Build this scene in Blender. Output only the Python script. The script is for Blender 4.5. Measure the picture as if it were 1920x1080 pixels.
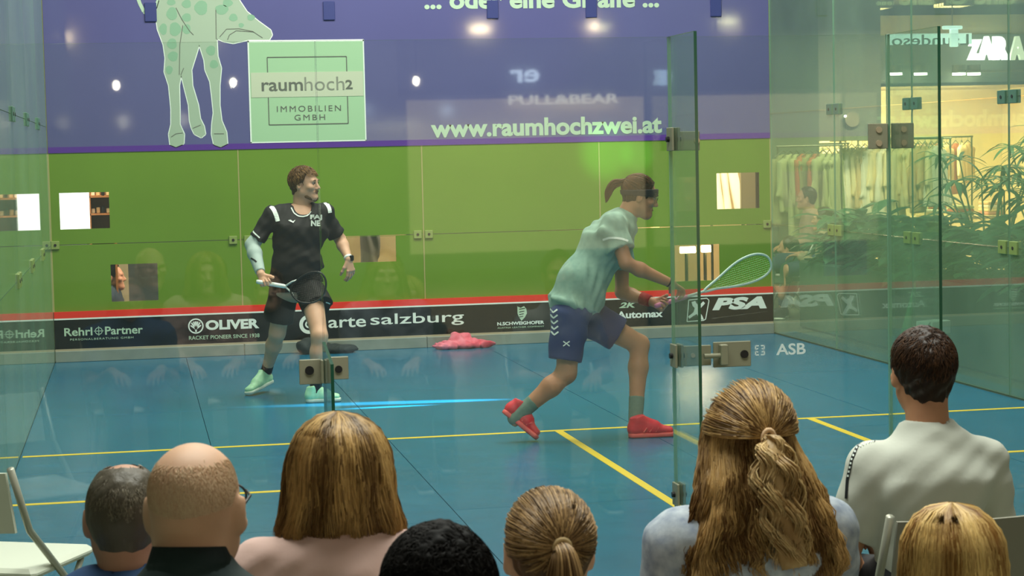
import bpy, math, random
import numpy as np
from mathutils import Matrix, Vector
from mathutils.geometry import tessellate_polygon

random.seed(7)
RNG = np.random.default_rng(7)
S = bpy.context.scene
for o in list(bpy.data.objects):
    bpy.data.objects.remove(o)
COL = S.collection
PI = math.pi

# ------------------------------------------------------------------ camera
CAM = np.array([0.6867712781508636, -7.422063123514648, 1.7125648044134936])
YAW, PITCH, ROLL, FOC = 0.18954897744178056, -0.06934808356035083, -0.02199518942314443, 3693.03


def cam_axes():
    cy, sy, cp, sp = math.cos(YAW), math.sin(YAW), math.cos(PITCH), math.sin(PITCH)
    cr, sr = math.cos(ROLL), math.sin(ROLL)
    f = np.array([sy * cp, cy * cp, sp])
    r = np.array([cy, -sy, 0.0])
    u = np.cross(r, f)
    return r * cr + u * sr, -r * sr + u * cr, f


CR, CU, CF = cam_axes()
cam_data = bpy.data.cameras.new('camera')
cam = bpy.data.objects.new('camera', cam_data)
COL.objects.link(cam)
M = Matrix.Identity(4)
for i in range(3):
    M[i][0], M[i][1], M[i][2], M[i][3] = CR[i], CU[i], -CF[i], CAM[i]
cam.matrix_world = M
cam_data.sensor_width = 36
cam_data.lens = 36 * FOC / 1920
cam_data.clip_end = 200
cam_data.clip_start = 0.05
cam_data.dof.use_dof = True
cam_data.dof.focus_distance = 12.5
cam_data.dof.aperture_fstop = 16.0
S.camera = cam


def P(u, v, Y):
    """world point seen at photo pixel (u, v) on the vertical plane y = Y (measuring aid)"""
    d = CR * (u - 960) / FOC - CU * (v - 540) / FOC + CF
    return CAM + d * (Y - CAM[1]) / d[1]


# ------------------------------------------------------------------ world, lights, exposure
S.view_settings.view_transform = 'Standard'
S.view_settings.look = 'None'
S.view_settings.gamma = 1
S.view_settings.use_curve_mapping = False
S.view_settings.exposure = 0.40
S.cycles.max_bounces = 8
S.cycles.transparent_max_bounces = 24
S.cycles.sample_clamp_indirect = 4
S.cycles.use_denoising = True

world = bpy.data.worlds.new('atrium')
S.world = world
world.use_nodes = True
world.node_tree.nodes['Background'].inputs[0].default_value = (0.52, 0.54, 0.46, 1)
world.node_tree.nodes['Background'].inputs[1].default_value = 0.23


def aim(o, loc, target):
    o.location = loc
    o.rotation_euler = (Vector(target) - Vector(loc)).to_track_quat('-Z', 'Y').to_euler()


def area(name, loc, target, sx, sy, power, col=(1, 1, 1)):
    l = bpy.data.lights.new(name, 'AREA')
    l.shape = 'RECTANGLE'
    l.size, l.size_y, l.energy, l.color = sx, sy, power, col
    o = bpy.data.objects.new(name, l)
    COL.objects.link(o)
    aim(o, loc, target)
    return o


def spot(name, loc, target, angle, power, col, blend=.5, radius=.02):
    l = bpy.data.lights.new(name, 'SPOT')
    l.energy, l.color, l.spot_size, l.spot_blend, l.shadow_soft_size = power, col, angle, blend, radius
    o = bpy.data.objects.new(name, l)
    COL.objects.link(o)
    aim(o, loc, target)
    return o


area('court_flood_light', (1.7, 5.6, 6.0), (1.7, 6.4, 0), 1.2, 3.0, 165, (1.0, .98, .86))
area('court_flood_light', (4.7, 5.6, 6.0), (4.7, 6.4, 0), 1.2, 3.0, 165, (1.0, .98, .86))
area('front_wall_washer', (3.2, 7.2, 5.2), (3.2, 9.75, 1.4), 5.0, 0.5, 80, (1.0, .97, .84))
area('gallery_light', (1.8, -2.2, 5.2), (1.8, -3.4, 0), 4.0, 2.0, 240, (.97, 1.0, .90))
area('court_flood_light', (3.2, 1.6, 6.0), (3.2, 2.4, 0), 3.0, 1.2, 60, (1.0, .98, .86))  # extra flood, added to lift the floor near the back glass
area('facade_light', (9.9, 12.6, 4.0), (9.9, 15.4, .9), 2.4, .6, 190, (1.0, .84, .58))  # unseen fill, added to brighten the front clothes rail
area('shop_light', (10.2, 19.4, 2.44), (10.2, 19.4, 0), 5.0, 3.4, 620, (1.0, .79, .50))
area('shop_wall_light', (10.6, 21.0, 2.3), (10.6, 23, 1.2), 6.0, 0.6, 260, (1.0, .80, .52))
area('rear_fill_light', (3.4, 10.0, 4.6), (3.4, 11.0, .6), 6.0, .3, 520, (1.0, .90, .74))  # unseen fill, added to brighten what shows through the wall openings
# coloured effect lamps: cyan streaks on the floor, green pools on the front wall
spot('cyan_effect_lamp', (6.15, 5.50, 0.42), (2.50, 5.98, 0.0), .060, 22000, (.05, .85, 1.0), .9)
spot('cyan_effect_lamp', (6.15, 5.80, 0.55), (2.36, 5.78, 0.0), .026, 34000, (.05, .9, 1.0), .9)
spot('green_effect_lamp', (5.0, 2.0, 5.0), (4.86, 9.75, 1.70), .070, 1900, (.30, 1.0, .28), 1.0)
spot('green_effect_lamp', (5.0, 2.0, 5.0), (5.15, 9.75, 1.66), .045, 1500, (.25, 1.0, .35), 1.0)


# ------------------------------------------------------------------ materials
MATS = {}


def mat(name, col, rough=.5, metal=0, noise=0, scale=8, bump=0, bscale=60, emit=None, estr=0, coat=0, spec=.5,
        tone=0, stretch=None, sheen=0, sss=0, col2=None):
    if name in MATS:
        return MATS[name]
    m = bpy.data.materials.new(name)
    m.use_nodes = True
    nt = m.node_tree
    b = nt.nodes['Principled BSDF']
    c = tuple(col) + (1,)
    b.inputs['Base Color'].default_value = c
    b.inputs['Roughness'].default_value = rough
    b.inputs['Metallic'].default_value = metal
    b.inputs['Specular IOR Level'].default_value = spec
    if coat:
        b.inputs['Coat Weight'].default_value = coat
        b.inputs['Coat Roughness'].default_value = .04
    if sheen:
        b.inputs['Sheen Weight'].default_value = sheen
    if sss:
        b.inputs['Subsurface Weight'].default_value = sss
        b.inputs['Subsurface Radius'].default_value = (.02, .008, .004)
        b.inputs['Subsurface Scale'].default_value = .5
    if emit:
        b.inputs['Emission Color'].default_value = tuple(emit) + (1,)
        b.inputs['Emission Strength'].default_value = estr
    tc = nt.nodes.new('ShaderNodeTexCoord')
    src = tc.outputs['Object']
    if stretch:
        mp = nt.nodes.new('ShaderNodeMapping')
        mp.inputs['Scale'].default_value = stretch
        nt.links.new(src, mp.inputs[0])
        src = mp.outputs[0]
    fac = None
    if noise or col2:
        n = nt.nodes.new('ShaderNodeTexNoise')
        n.inputs['Scale'].default_value = scale
        n.inputs['Detail'].default_value = 5
        nt.links.new(src, n.inputs['Vector'])
        fac = n.outputs['Fac']
    if tone:
        at = nt.nodes.new('ShaderNodeAttribute')
        at.attribute_name = 'tone'
        if fac is not None:
            ad = nt.nodes.new('ShaderNodeMath')
            ad.operation = 'ADD'
            nt.links.new(fac, ad.inputs[0])
            nt.links.new(at.outputs['Fac'], ad.inputs[1])
            mu = nt.nodes.new('ShaderNodeMath')
            mu.operation = 'MULTIPLY'
            mu.inputs[1].default_value = .5
            nt.links.new(ad.outputs[0], mu.inputs[0])
            fac = mu.outputs[0]
        else:
            fac = at.outputs['Fac']
    if fac is not None:
        r = nt.nodes.new('ShaderNodeValToRGB')
        r.color_ramp.elements[0].position = .28
        r.color_ramp.elements[1].position = .72
        if col2:
            r.color_ramp.elements[0].color = c
            r.color_ramp.elements[1].color = tuple(col2) + (1,)
        else:
            k = noise
            r.color_ramp.elements[0].color = tuple(max(0, x * (1 - k)) for x in col) + (1,)
            r.color_ramp.elements[1].color = tuple(min(1, x * (1 + k)) for x in col) + (1,)
        nt.links.new(fac, r.inputs[0])
        nt.links.new(r.outputs[0], b.inputs['Base Color'])
    if bump:
        n2 = nt.nodes.new('ShaderNodeTexNoise')
        n2.inputs['Scale'].default_value = bscale
        n2.inputs['Detail'].default_value = 4
        nt.links.new(src, n2.inputs['Vector'])
        bp = nt.nodes.new('ShaderNodeBump')
        bp.inputs['Strength'].default_value = bump
        bp.inputs['Distance'].default_value = .01
        nt.links.new(n2.outputs['Fac'], bp.inputs['Height'])
        nt.links.new(bp.outputs[0], b.inputs['Normal'])
    MATS[name] = m
    return m


def glass_mat(name, tint, haze=.0, hazecol=(.6, .75, .65)):
    """thin architectural pane: tinted transmission, Fresnel reflection and a diffuse haze painted in for the veil of light"""
    m = bpy.data.materials.new(name)
    m.use_nodes = True
    nt = m.node_tree
    nt.nodes.clear()
    N = nt.nodes.new
    out = N('ShaderNodeOutputMaterial')
    tr = N('ShaderNodeBsdfTransparent')
    tr.inputs[0].default_value = tuple(tint) + (1,)
    gl = N('ShaderNodeBsdfGlossy')
    gl.inputs['Roughness'].default_value = .02
    gl.inputs['Color'].default_value = (1, 1, 1, 1)
    fr = N('ShaderNodeFresnel')
    geo = N('ShaderNodeNewGeometry')
    ior = N('ShaderNodeMix')
    ior.inputs[2].default_value = 1.5
    ior.inputs[3].default_value = 1 / 1.5
    nt.links.new(geo.outputs['Backfacing'], ior.inputs[0])
    nt.links.new(ior.outputs[0], fr.inputs['IOR'])
    mx = N('ShaderNodeMixShader')
    nt.links.new(fr.outputs[0], mx.inputs[0])
    nt.links.new(tr.outputs[0], mx.inputs[1])
    nt.links.new(gl.outputs[0], mx.inputs[2])
    last = mx
    if haze:  # pale diffuse mix imitates the veil of reflected light on the glass
        df = N('ShaderNodeBsdfDiffuse')
        df.inputs[0].default_value = tuple(hazecol) + (1,)
        m2 = N('ShaderNodeMixShader')
        tc = N('ShaderNodeTexCoord')
        no = N('ShaderNodeTexNoise')
        no.inputs['Scale'].default_value = 1.3
        no.inputs['Detail'].default_value = 6
        mr = N('ShaderNodeMapRange')
        mr.inputs['From Min'].default_value = .3
        mr.inputs['From Max'].default_value = .75
        mr.inputs['To Min'].default_value = haze * .7
        mr.inputs['To Max'].default_value = haze * 1.4
        nt.links.new(tc.outputs['Object'], no.inputs[0])
        nt.links.new(no.outputs['Fac'], mr.inputs['Value'])
        nt.links.new(mr.outputs[0], m2.inputs[0])
        nt.links.new(mx.outputs[0], m2.inputs[1])
        nt.links.new(df.outputs[0], m2.inputs[2])
        last = m2
    nt.links.new(last.outputs[0], out.inputs[0])
    MATS[name] = m
    return m


def srgb(r, g, b):
    f = lambda x: (x / 255 / 12.92) if x <= 10.3 else ((x / 255 + .055) / 1.055) ** 2.4
    return (f(r), f(g), f(b))


# ------------------------------------------------------------------ object helpers
def empty(name, loc, label=None, cat=None, group=None, kind=None):
    o = bpy.data.objects.new(name, None)
    o.empty_display_size = .1
    COL.objects.link(o)
    o.location = tuple(float(x) for x in loc)
    tag(o, label, cat, group, kind)
    return o


def tag(o, label=None, cat=None, group=None, kind=None):
    if label: o['label'] = label
    if cat: o['category'] = cat
    if group: o['group'] = group
    if kind: o['kind'] = kind
    return o


def wloc(o):
    p = Vector((0, 0, 0))
    while o is not None:
        p = p + o.location
        o = o.parent
    return np.array(p)


def obj(name, vf, m, parent=None, smooth=False, loc=None, tone=None, kind=None, label=None):
    """link verts / faces given in world coordinates as one mesh object (parents are unrotated when this is used)"""
    v, f = vf
    v = np.asarray(v, float).reshape(-1, 3)
    me = bpy.data.meshes.new(name)
    base = wloc(parent) if parent is not None else np.zeros(3)
    if loc is not None:
        org = np.array(loc, float)
    elif parent is None and len(v):
        org = np.array([(v[:, 0].min() + v[:, 0].max()) / 2, (v[:, 1].min() + v[:, 1].max()) / 2, v[:, 2].min()])
    else:
        org = base
    fl = [list(map(int, x)) for x in f] if not isinstance(f, np.ndarray) else f.tolist()
    me.from_pydata((v - org).tolist(), [], fl)
    mm = m if isinstance(m, (list, tuple)) else [m]
    for x in mm:
        me.materials.append(x)
    if smooth:
        me.polygons.foreach_set('use_smooth', np.ones(len(me.polygons), bool))
    if tone is not None:
        a = me.attributes.new('tone', 'FLOAT', 'POINT')
        a.data.foreach_set('value', np.asarray(tone, np.float32))
    me.update()
    o = bpy.data.objects.new(name, me)
    COL.objects.link(o)
    o.parent = parent
    o.location = tuple(org - base)
    if kind: o['kind'] = kind
    if label: o['label'] = label
    return o


def copy_tree(o, parent=None):
    c = o.copy()
    COL.objects.link(c)
    c.parent = parent
    for ch in list(o.children):
        copy_tree(ch, c)
    return c


def join(*parts):
    V, F, n = [], [], 0
    for v, f in parts:
        v = np.asarray(v, float).reshape(-1, 3)
        V.append(v)
        F += [[int(i) + n for i in x] for x in f]
        n += len(v)
    return (np.vstack(V) if V else np.zeros((0, 3))), F


BOXF = [(0, 3, 2, 1), (4, 5, 6, 7), (0, 1, 5, 4), (1, 2, 6, 5), (2, 3, 7, 6), (3, 0, 4, 7)]


def box(x0, x1, y0, y1, z0, z1):
    return [(x0, y0, z0), (x1, y0, z0), (x1, y1, z0), (x0, y1, z0), (x0, y0, z1), (x1, y0, z1), (x1, y1, z1), (x0, y1, z1)], BOXF


def bbox(x0, x1, y0, y1, z0, z1, b=.005):
    """box with chamfered vertical and horizontal edges (rounded look)"""
    v = []
    for z, i in ((z0, b), (z0 + b, 0), (z1 - b, 0), (z1, b)):
        xa, xb, ya, yb = x0 + i, x1 - i, y0 + i, y1 - i
        v += [(xa + b, ya, z), (xb - b, ya, z), (xb, ya + b, z), (xb, yb - b, z), (xb - b, yb, z), (xa + b, yb, z), (xa, yb - b, z), (xa, ya + b, z)]
    f = [tuple(range(7, -1, -1)), tuple(range(24, 32))]
    for k in range(3):
        for j in range(8):
            f.append((k * 8 + j, k * 8 + (j + 1) % 8, k * 8 + 8 + (j + 1) % 8, k * 8 + 8 + j))
    return v, f


def xform(vf, R=None, t=(0, 0, 0)):
    v = np.asarray(vf[0], float)
    if R is not None:
        v = v @ np.asarray(R, float).T
    return v + np.array(t, float), vf[1]


def rotz(a):
    return np.array([[math.cos(a), -math.sin(a), 0], [math.sin(a), math.cos(a), 0], [0, 0, 1]])


def rotx(a):
    return np.array([[1, 0, 0], [0, math.cos(a), -math.sin(a)], [0, math.sin(a), math.cos(a)]])


def tube(pts, r, n=8, closed=False, cap=True):
    pts = np.asarray(pts, float)
    m = len(pts)
    r = np.broadcast_to(np.asarray(r, float), (m,)) if np.ndim(r) <= 1 else r
    if closed:
        T = np.roll(pts, -1, 0) - np.roll(pts, 1, 0)
    else:
        T = np.gradient(pts, axis=0)
    T /= np.linalg.norm(T, axis=1)[:, None] + 1e-12
    a = np.array([0, 0, 1.]) if abs(T[0][2]) < .9 else np.array([1., 0, 0])
    V = []
    u = np.cross(T[0], a)
    for i in range(m):
        u = u - T[i] * (u @ T[i])
        u /= np.linalg.norm(u) + 1e-12
        w = np.cross(T[i], u)
        for k in range(n):
            an = 2 * PI * k / n
            V.append(pts[i] + r[i] * (u * math.cos(an) + w * math.sin(an)))
    F = []
    for i in range(m if closed else m - 1):
        j = (i + 1) % m
        for k in range(n):
            F.append((i * n + k, i * n + (k + 1) % n, j * n + (k + 1) % n, j * n + k))
    if cap and not closed:
        F.append(tuple(range(n - 1, -1, -1)))
        F.append(tuple((m - 1) * n + k for k in range(n)))
    return V, F


def disc(c, axis, r, h, n=16):
    c, axis = np.array(c, float), np.array(axis, float)
    axis /= np.linalg.norm(axis)
    return tube([c, c + axis * h], [r, r], n)


def poly(pts, y, th=.004):
    """flat polygon (x, z) standing on a wall facing -y at depth y, thickness th towards -y"""
    pts = [(float(a), float(b)) for a, b in pts]
    n = len(pts)
    V = [(a, y - th, b) for a, b in pts] + [(a, y, b) for a, b in pts]
    F = []
    for t in tessellate_polygon([[Vector((a, b, 0)) for a, b in pts]]):
        F.append(tuple(t))
        F.append(tuple(n + i for i in reversed(t)))
    for i in range(n):
        F.append((i, (i + 1) % n, n + (i + 1) % n, n + i))
    return V, F


def text_mesh(s, x0, x1, z0, z1, y, th=.003, bold=0.0, shear=0, flip=False, spacing=1.0):
    """lettering fitted into the rectangle x0..x1, z0..z1 on a wall facing -y"""
    cu = bpy.data.curves.new('lettering', 'FONT')
    cu.body = s
    cu.offset = bold
    cu.shear = shear
    cu.extrude = .01
    cu.space_character = spacing
    cu.resolution_u = 4
    o = bpy.data.objects.new('lettering', cu)
    COL.objects.link(o)
    dg = bpy.context.evaluated_depsgraph_get()
    me = bpy.data.meshes.new_from_object(o.evaluated_get(dg))
    v = np.array([x.co[:] for x in me.vertices])
    f = [tuple(p.vertices) for p in me.polygons]
    bpy.data.objects.remove(o)
    bpy.data.curves.remove(cu)
    bpy.data.meshes.remove(me)
    lo, hi = v.min(0), v.max(0)
    t = (v - lo) / (hi - lo)
    if flip:
        t[:, 0] = 1 - t[:, 0]
    return np.stack([x0 + t[:, 0] * (x1 - x0), y - t[:, 2] * th, z0 + t[:, 1] * (z1 - z0)], 1), f


# ------------------------------------------------------------------ organic shapes: distance field -> mesh
class Field:
    def __init__(s, lo, hi, h):
        s.lo, s.h = np.array(lo, float), h
        s.n = np.ceil((np.array(hi) - s.lo) / h).astype(int) + 1
        s.F = np.full(tuple(s.n), .08, np.float32)

    def sub(s, lo, hi, m):
        a = np.clip(np.floor((np.array(lo) - m - s.lo) / s.h).astype(int), 0, s.n)
        b = np.clip(np.ceil((np.array(hi) + m - s.lo) / s.h).astype(int) + 1, 0, s.n)
        if (b <= a).any():
            return None, None
        sl = tuple(slice(int(x), int(y)) for x, y in zip(a, b))
        ax = [s.lo[i] + s.h * np.arange(a[i], b[i], dtype=np.float32) for i in range(3)]
        return sl, (ax[0][:, None, None], ax[1][None, :, None], ax[2][None, None, :])

    def put(s, sl, d, k, op):
        A = s.F[sl]
        d = d.astype(np.float32)
        if op == 'cut':
            s.F[sl] = np.maximum(A, -d) if k <= 0 else -smin(-A, d, k)
        else:
            s.F[sl] = np.minimum(A, d) if k <= 0 else smin(A, d, k)

    def cap(s, a, b, ra, rb, k=.02, flat=False, op='add', flata=False):
        a, b = np.array(a, float), np.array(b, float)
        m = max(ra, rb) + k + .01
        sl, g = s.sub(np.minimum(a, b), np.maximum(a, b), m)
        if sl is None: return s
        ab = b - a
        L2 = ab @ ab + 1e-9
        px, py, pz = g[0] - a[0], g[1] - a[1], g[2] - a[2]
        t0 = (px * ab[0] + py * ab[1] + pz * ab[2]) / L2
        t = np.clip(t0, 0, 1)
        d = np.sqrt((px - t * ab[0]) ** 2 + (py - t * ab[1]) ** 2 + (pz - t * ab[2]) ** 2) - (ra + (rb - ra) * t)
        L = math.sqrt(L2)
        if flat: d = np.maximum(d, (t0 - 1) * L)
        if flata: d = np.maximum(d, -t0 * L)
        s.put(sl, d, k, op)
        return s

    def ell(s, c, r, R=None, k=.02, op='add'):
        """R columns = local axes in world"""
        c, r = np.array(c, float), np.array(r, float)
        m = r.max() + k + .01
        sl, g = s.sub(c, c, m)
        if sl is None: return s
        R = np.eye(3) if R is None else np.asarray(R, float)
        q = 0
        for i in range(3):
            q = q + ((g[0] - c[0]) * R[0, i] + (g[1] - c[1]) * R[1, i] + (g[2] - c[2]) * R[2, i]) ** 2 / r[i] ** 2
        q = np.sqrt(q)
        s.put(sl, (q - 1) * r.min() if r.min() * 2 > r.max() else (q - 1) * (r.min() * .6 + r.max() * .2), k, op)
        return s

    def slab(s, a, b, side, wa, da, wb, db, k=.03, flat=False, flata=False, op='add'):
        """elliptic-section limb from a to b; side = direction of the half widths wa, wb; da, db the other half axis"""
        a, b, side = np.array(a, float), np.array(b, float), np.array(side, float)
        ab = b - a
        L = np.linalg.norm(ab)
        ax = ab / L
        side = side - ax * (side @ ax)
        side /= np.linalg.norm(side)
        fw = np.cross(ax, side)
        m = max(wa, wb, da, db) + k + .01
        sl, g = s.sub(np.minimum(a, b), np.maximum(a, b), m)
        if sl is None: return s
        px, py, pz = g[0] - a[0], g[1] - a[1], g[2] - a[2]
        h = px * ax[0] + py * ax[1] + pz * ax[2]
        x = px * side[0] + py * side[1] + pz * side[2]
        y = px * fw[0] + py * fw[1] + pz * fw[2]
        t = np.clip(h / L, 0, 1)
        w, dd = wa + (wb - wa) * t, da + (db - da) * t
        e = h - t * L
        mn = np.minimum(w, dd)
        q = np.sqrt((x / w) ** 2 + (y / dd) ** 2 + (e / mn) ** 2)
        d = (q - 1) * mn
        if flat: d = np.maximum(d, h - L)
        if flata: d = np.maximum(d, -h)
        s.put(sl, d, k, op)
        return s

    def plane(s, p, n):
        """keep the side opposite to n"""
        p, n = np.array(p, float), np.array(n, float)
        n /= np.linalg.norm(n)
        sl, g = s.sub(s.lo, s.lo + s.n * s.h, 0)
        d = (g[0] - p[0]) * n[0] + (g[1] - p[1]) * n[1] + (g[2] - p[2]) * n[2]
        s.F = np.maximum(s.F, d.astype(np.float32))
        return s

    def grid(s):
        ax = [s.lo[i] + s.h * np.arange(s.n[i]) for i in range(3)]
        return ax[0][:, None, None], ax[1][None, :, None], ax[2][None, None, :]

    def folds(s, amp, freq, dirs, warp=1.0):
        """cloth folds: a few bent waves added to the surface"""
        X, Y, Z = s.grid()
        w = np.sin(X * 9 + 1.3) * .5 + np.sin(Y * 11 + 2) * .4 + np.sin(Z * 8 + X * 6) * .5
        for i, d in enumerate(dirs):
            d = np.array(d, float) / np.linalg.norm(d)
            q = (X * d[0] + Y * d[1] + Z * d[2]) * freq * (1 + .37 * i)
            s.F = s.F + (amp * np.sin(q + w * warp * (2 + i) + i * 1.7) * (.5 + .5 * np.sin(w * 3 + i * 2))).astype(np.float32)
        return s

    def mesh(s):
        F, h, lo = s.F.copy(), s.h, s.lo
        for ax in range(3):
            i0 = [slice(None)] * 3
            i0[ax] = 0
            F[tuple(i0)] = .05
            i0[ax] = -1
            F[tuple(i0)] = .05
        neg = F < 0
        nx, ny, nz = F.shape
        c = np.zeros((nx - 1, ny - 1, nz - 1), np.int8)
        for dx in (0, 1):
            for dy in (0, 1):
                for dz in (0, 1):
                    c += neg[dx:nx - 1 + dx, dy:ny - 1 + dy, dz:nz - 1 + dz]
        act = (c > 0) & (c < 8)
        I = np.argwhere(act)
        idx = np.full(c.shape, -1, np.int64)
        idx[act] = np.arange(len(I))
        cor = [(a, b, d) for a in (0, 1) for b in (0, 1) for d in (0, 1)]
        val = {q: F[I[:, 0] + q[0], I[:, 1] + q[1], I[:, 2] + q[2]].astype(float) for q in cor}
        acc = np.zeros((len(I), 3))
        cnt = np.zeros(len(I))
        for q in cor:
            for ax in range(3):
                if q[ax] == 0:
                    r = list(q)
                    r[ax] = 1
                    va, vb = val[q], val[tuple(r)]
                    mk = (va < 0) != (vb < 0)
                    t = np.where(mk, va / np.where(mk, va - vb, 1), 0)
                    p = np.tile(np.array(q, float), (len(I), 1))
                    p[:, ax] = t
                    acc += p * mk[:, None]
                    cnt += mk
        V = lo + h * (I + acc / np.maximum(cnt, 1)[:, None])
        Q = []
        for ax in range(3):
            o1, o2 = (ax + 1) % 3, (ax + 2) % 3
            s0, s1 = [slice(1, -1)] * 3, [slice(1, -1)] * 3
            s0[ax], s1[ax] = slice(0, -1), slice(1, None)
            A, B = neg[tuple(s0)], neg[tuple(s1)]
            E = np.argwhere(A != B)
            if not len(E): continue
            off = np.array([1, 1, 1])
            off[ax] = 0
            E = E + off
            a = neg[E[:, 0], E[:, 1], E[:, 2]]
            q = []
            for d1, d2 in ((-1, -1), (0, -1), (0, 0), (-1, 0)):
                K = E.copy()
                K[:, o1] += d1
                K[:, o2] += d2
                q.append(idx[K[:, 0], K[:, 1], K[:, 2]])
            q = np.stack(q, 1)
            q[~a] = q[~a][:, ::-1]
            Q.append(q)
        Q = np.vstack(Q)
        return V, Q[(Q >= 0).all(1)]


def smin(a, b, k):
    h = np.maximum(k - np.abs(a - b), 0) / k
    return np.minimum(a, b) - h * h * k * .25


def joinq(*ms):
    V, F, n = [], [], 0
    for v, f in ms:
        V.append(v)
        F.append(np.asarray(f) + n)
        n += len(v)
    return np.vstack(V), np.vstack(F)


def unit(v):
    v = np.array(v, float)
    return v / (np.linalg.norm(v) + 1e-12)
# ================================================================== SETTING
W, L = 6.4, 9.75
FZ = -.06                      # mall floor level; the court floor stands on it
m_mall = mat('mall_floor_stone', srgb(92, 100, 84), .25, noise=.12, scale=1.5)
m_blue = mat('court_floor_blue', srgb(22, 108, 142), .27, noise=.10, scale=2.5, bump=.03, bscale=200, spec=.55)
m_yel = mat('line_yellow', srgb(235, 205, 50), .5)
m_green = mat('film_green', srgb(104, 140, 42), .30, noise=.07, scale=1.2, spec=.5)
m_purple = mat('film_purple', srgb(90, 92, 142), .055, noise=.06, scale=.8, spec=.9)
m_border = mat('film_purple_border', srgb(84, 44, 145), .3)
m_red = mat('tin_red', srgb(232, 48, 34), .4)
m_black = mat('tin_black', srgb(10, 12, 13), .18, noise=.3, scale=3, spec=.6)
m_steel = mat('steel_strip', srgb(150, 160, 150), .35, metal=.4, noise=.08)
m_brushed = mat('brushed_steel', srgb(150, 148, 126), .45, metal=.3, noise=.05)
m_dark = mat('black_plastic', srgb(22, 22, 24), .4)
m_seal = mat('seal_strip', srgb(165, 160, 100), .5)
m_clampg = mat('clamp_green', srgb(150, 170, 95), .4, metal=.3)
m_print = mat('print_mint', srgb(176, 205, 178), .5)
m_white = mat('print_white', srgb(228, 240, 232), .5)
m_grey = mat('print_grey', srgb(92, 98, 90), .5)
m_band = mat('print_beige', srgb(190, 200, 175), .5)
G_side = glass_mat('glass_side', (.86, .95, .90), .145, (.46, .68, .46))
G_back = glass_mat('glass_back', (.955, .985, .97), .011, (.58, .66, .56))
G_fin = glass_mat('glass_fin', (.92, .97, .94), .03, (.36, .64, .46))
m_gedge = mat('glass_edge', srgb(12, 74, 52), .15, spec=.8)
m_gedge2 = mat('glass_edge_light', srgb(120, 165, 135), .2, spec=.8)

obj('floor', box(-14, 24, -22, 30, FZ - .2, FZ), m_mall, kind='structure')
cf = empty('court_floor', (0, 0, 0), kind='structure')
# sports floor panels with open seams
xs = [-.25, 1.1, 2.15, 3.7, 5.3, 6.65]
for i in range(5):
    ys = [-.15, 1.55 if i % 2 else 1.83, 3.85 if i % 2 else 4.2, 6.05 if i % 2 else 6.7, 9.80] if i else [-.15, 1.7, 3.6, 6.04, 9.80]
    for j in range(4):
        obj('floor_panel', box(xs[i] + .002, xs[i + 1] - .002, ys[j] + .002, ys[j + 1] - .002, FZ + .001, 0), m_blue, cf,
            loc=(xs[i], ys[j], 0))
obj('seam_bed', box(-.25, 6.65, -.15, 9.8, FZ + .0005, -.012), mat('seam_dark', srgb(10, 50, 70), .6), cf)
LN = lambda x0, x1, y0, y1: obj('line', box(x0, x1, y0, y1, 0, .0015), m_yel, cf)
LN(0.012, W - .012, 4.255, 4.305)
LN(3.175, 3.225, .012, 4.255)
LN(1.6, 1.65, 2.655, 4.255)
LN(0.012, 1.65, 2.605, 2.655)
LN(4.79, 4.84, 2.655, 4.255)
LN(4.79, W - .012, 2.605, 2.655)

# ---------------- front wall
wf = empty('wall_front', (0, L, 0), kind='structure')
holes = {(0, 1): (.083, .497, 1.132, 1.441), (0, 0): (.489, .884, .500, .820), (1, 0): (2.52, 2.952, .769, 1.0 - .004),
         (3, 1): (5.888, 6.292, 1.147, 1.472), (3, 0): (5.484, 5.906, .504, .832)}
rows = [(.10, 1.0), (1.0, 2.0), (2.0, 3.0), (3.0, 4.57)]
G_clear = glass_mat('glass_clear', (.99, 1, .99))
for c in range(4):
    for r, (z0, z1) in enumerate(rows):
        x0, x1 = c * 1.6 + .006, c * 1.6 + 1.594
        a, b = z0 + .003, z1 - .003
        if (c, r) in holes:
            hx0, hx1, hz0, hz1 = holes[(c, r)]
            if (c, r) == (1, 0):
                hz1 = .994
            vf = join(box(x0, hx0, L, L + .012, a, b), box(hx1, x1, L, L + .012, a, b),
                      box(hx0, hx1, L, L + .012, a, hz0), box(hx0, hx1, L, L + .012, hz1, b))
            obj('glass_panel', vf, m_green, wf)
            obj('pane', box(hx0, hx1, L + .004, L + .010, hz0, hz1), G_clear, wf)
        else:
            obj('glass_panel', box(x0, x1, L, L + .012, a, b), m_green if r < 2 else m_purple, wf)
for c in range(5):
    x = min(max(c * 1.6, .004), W - .004)
    obj('seal', box(x - .005, x + .005, L - .001, L + .011, .1, 4.57), m_seal, wf)
# printed film of the upper wall
obj('banner', box(0.004, W - .004, L - .006, L - .002, 1.83, 4.5), m_purple, wf, label='purple printed film with a giraffe and web address')
obj('banner_border', box(0.004, W - .004, L - .008, L - .002, 1.78, 1.83), m_border, wf, label='darker purple line along the lower edge')
for x in (.035, 1.535, 1.665, 3.145, 3.245, 4.735, 4.865, 6.355):
    q = obj('clamp', bbox(x - .035, x + .035, L - .02, L, .965, 1.035, .003), m_clampg, wf)
    obj('bolt', disc((x, L - .02, 1.0), (0, -1, 0), .012, .006, 10), m_dark, q)
for x in (.9, 2.42, 3.86, 4.75, 5.9):
    q = obj('clamp', bbox(x - .05, x + .05, L - .022, L - .006, 2.88, 3.04, .003), mat('clamp_blue', srgb(52, 62, 120), .4), wf)
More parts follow.
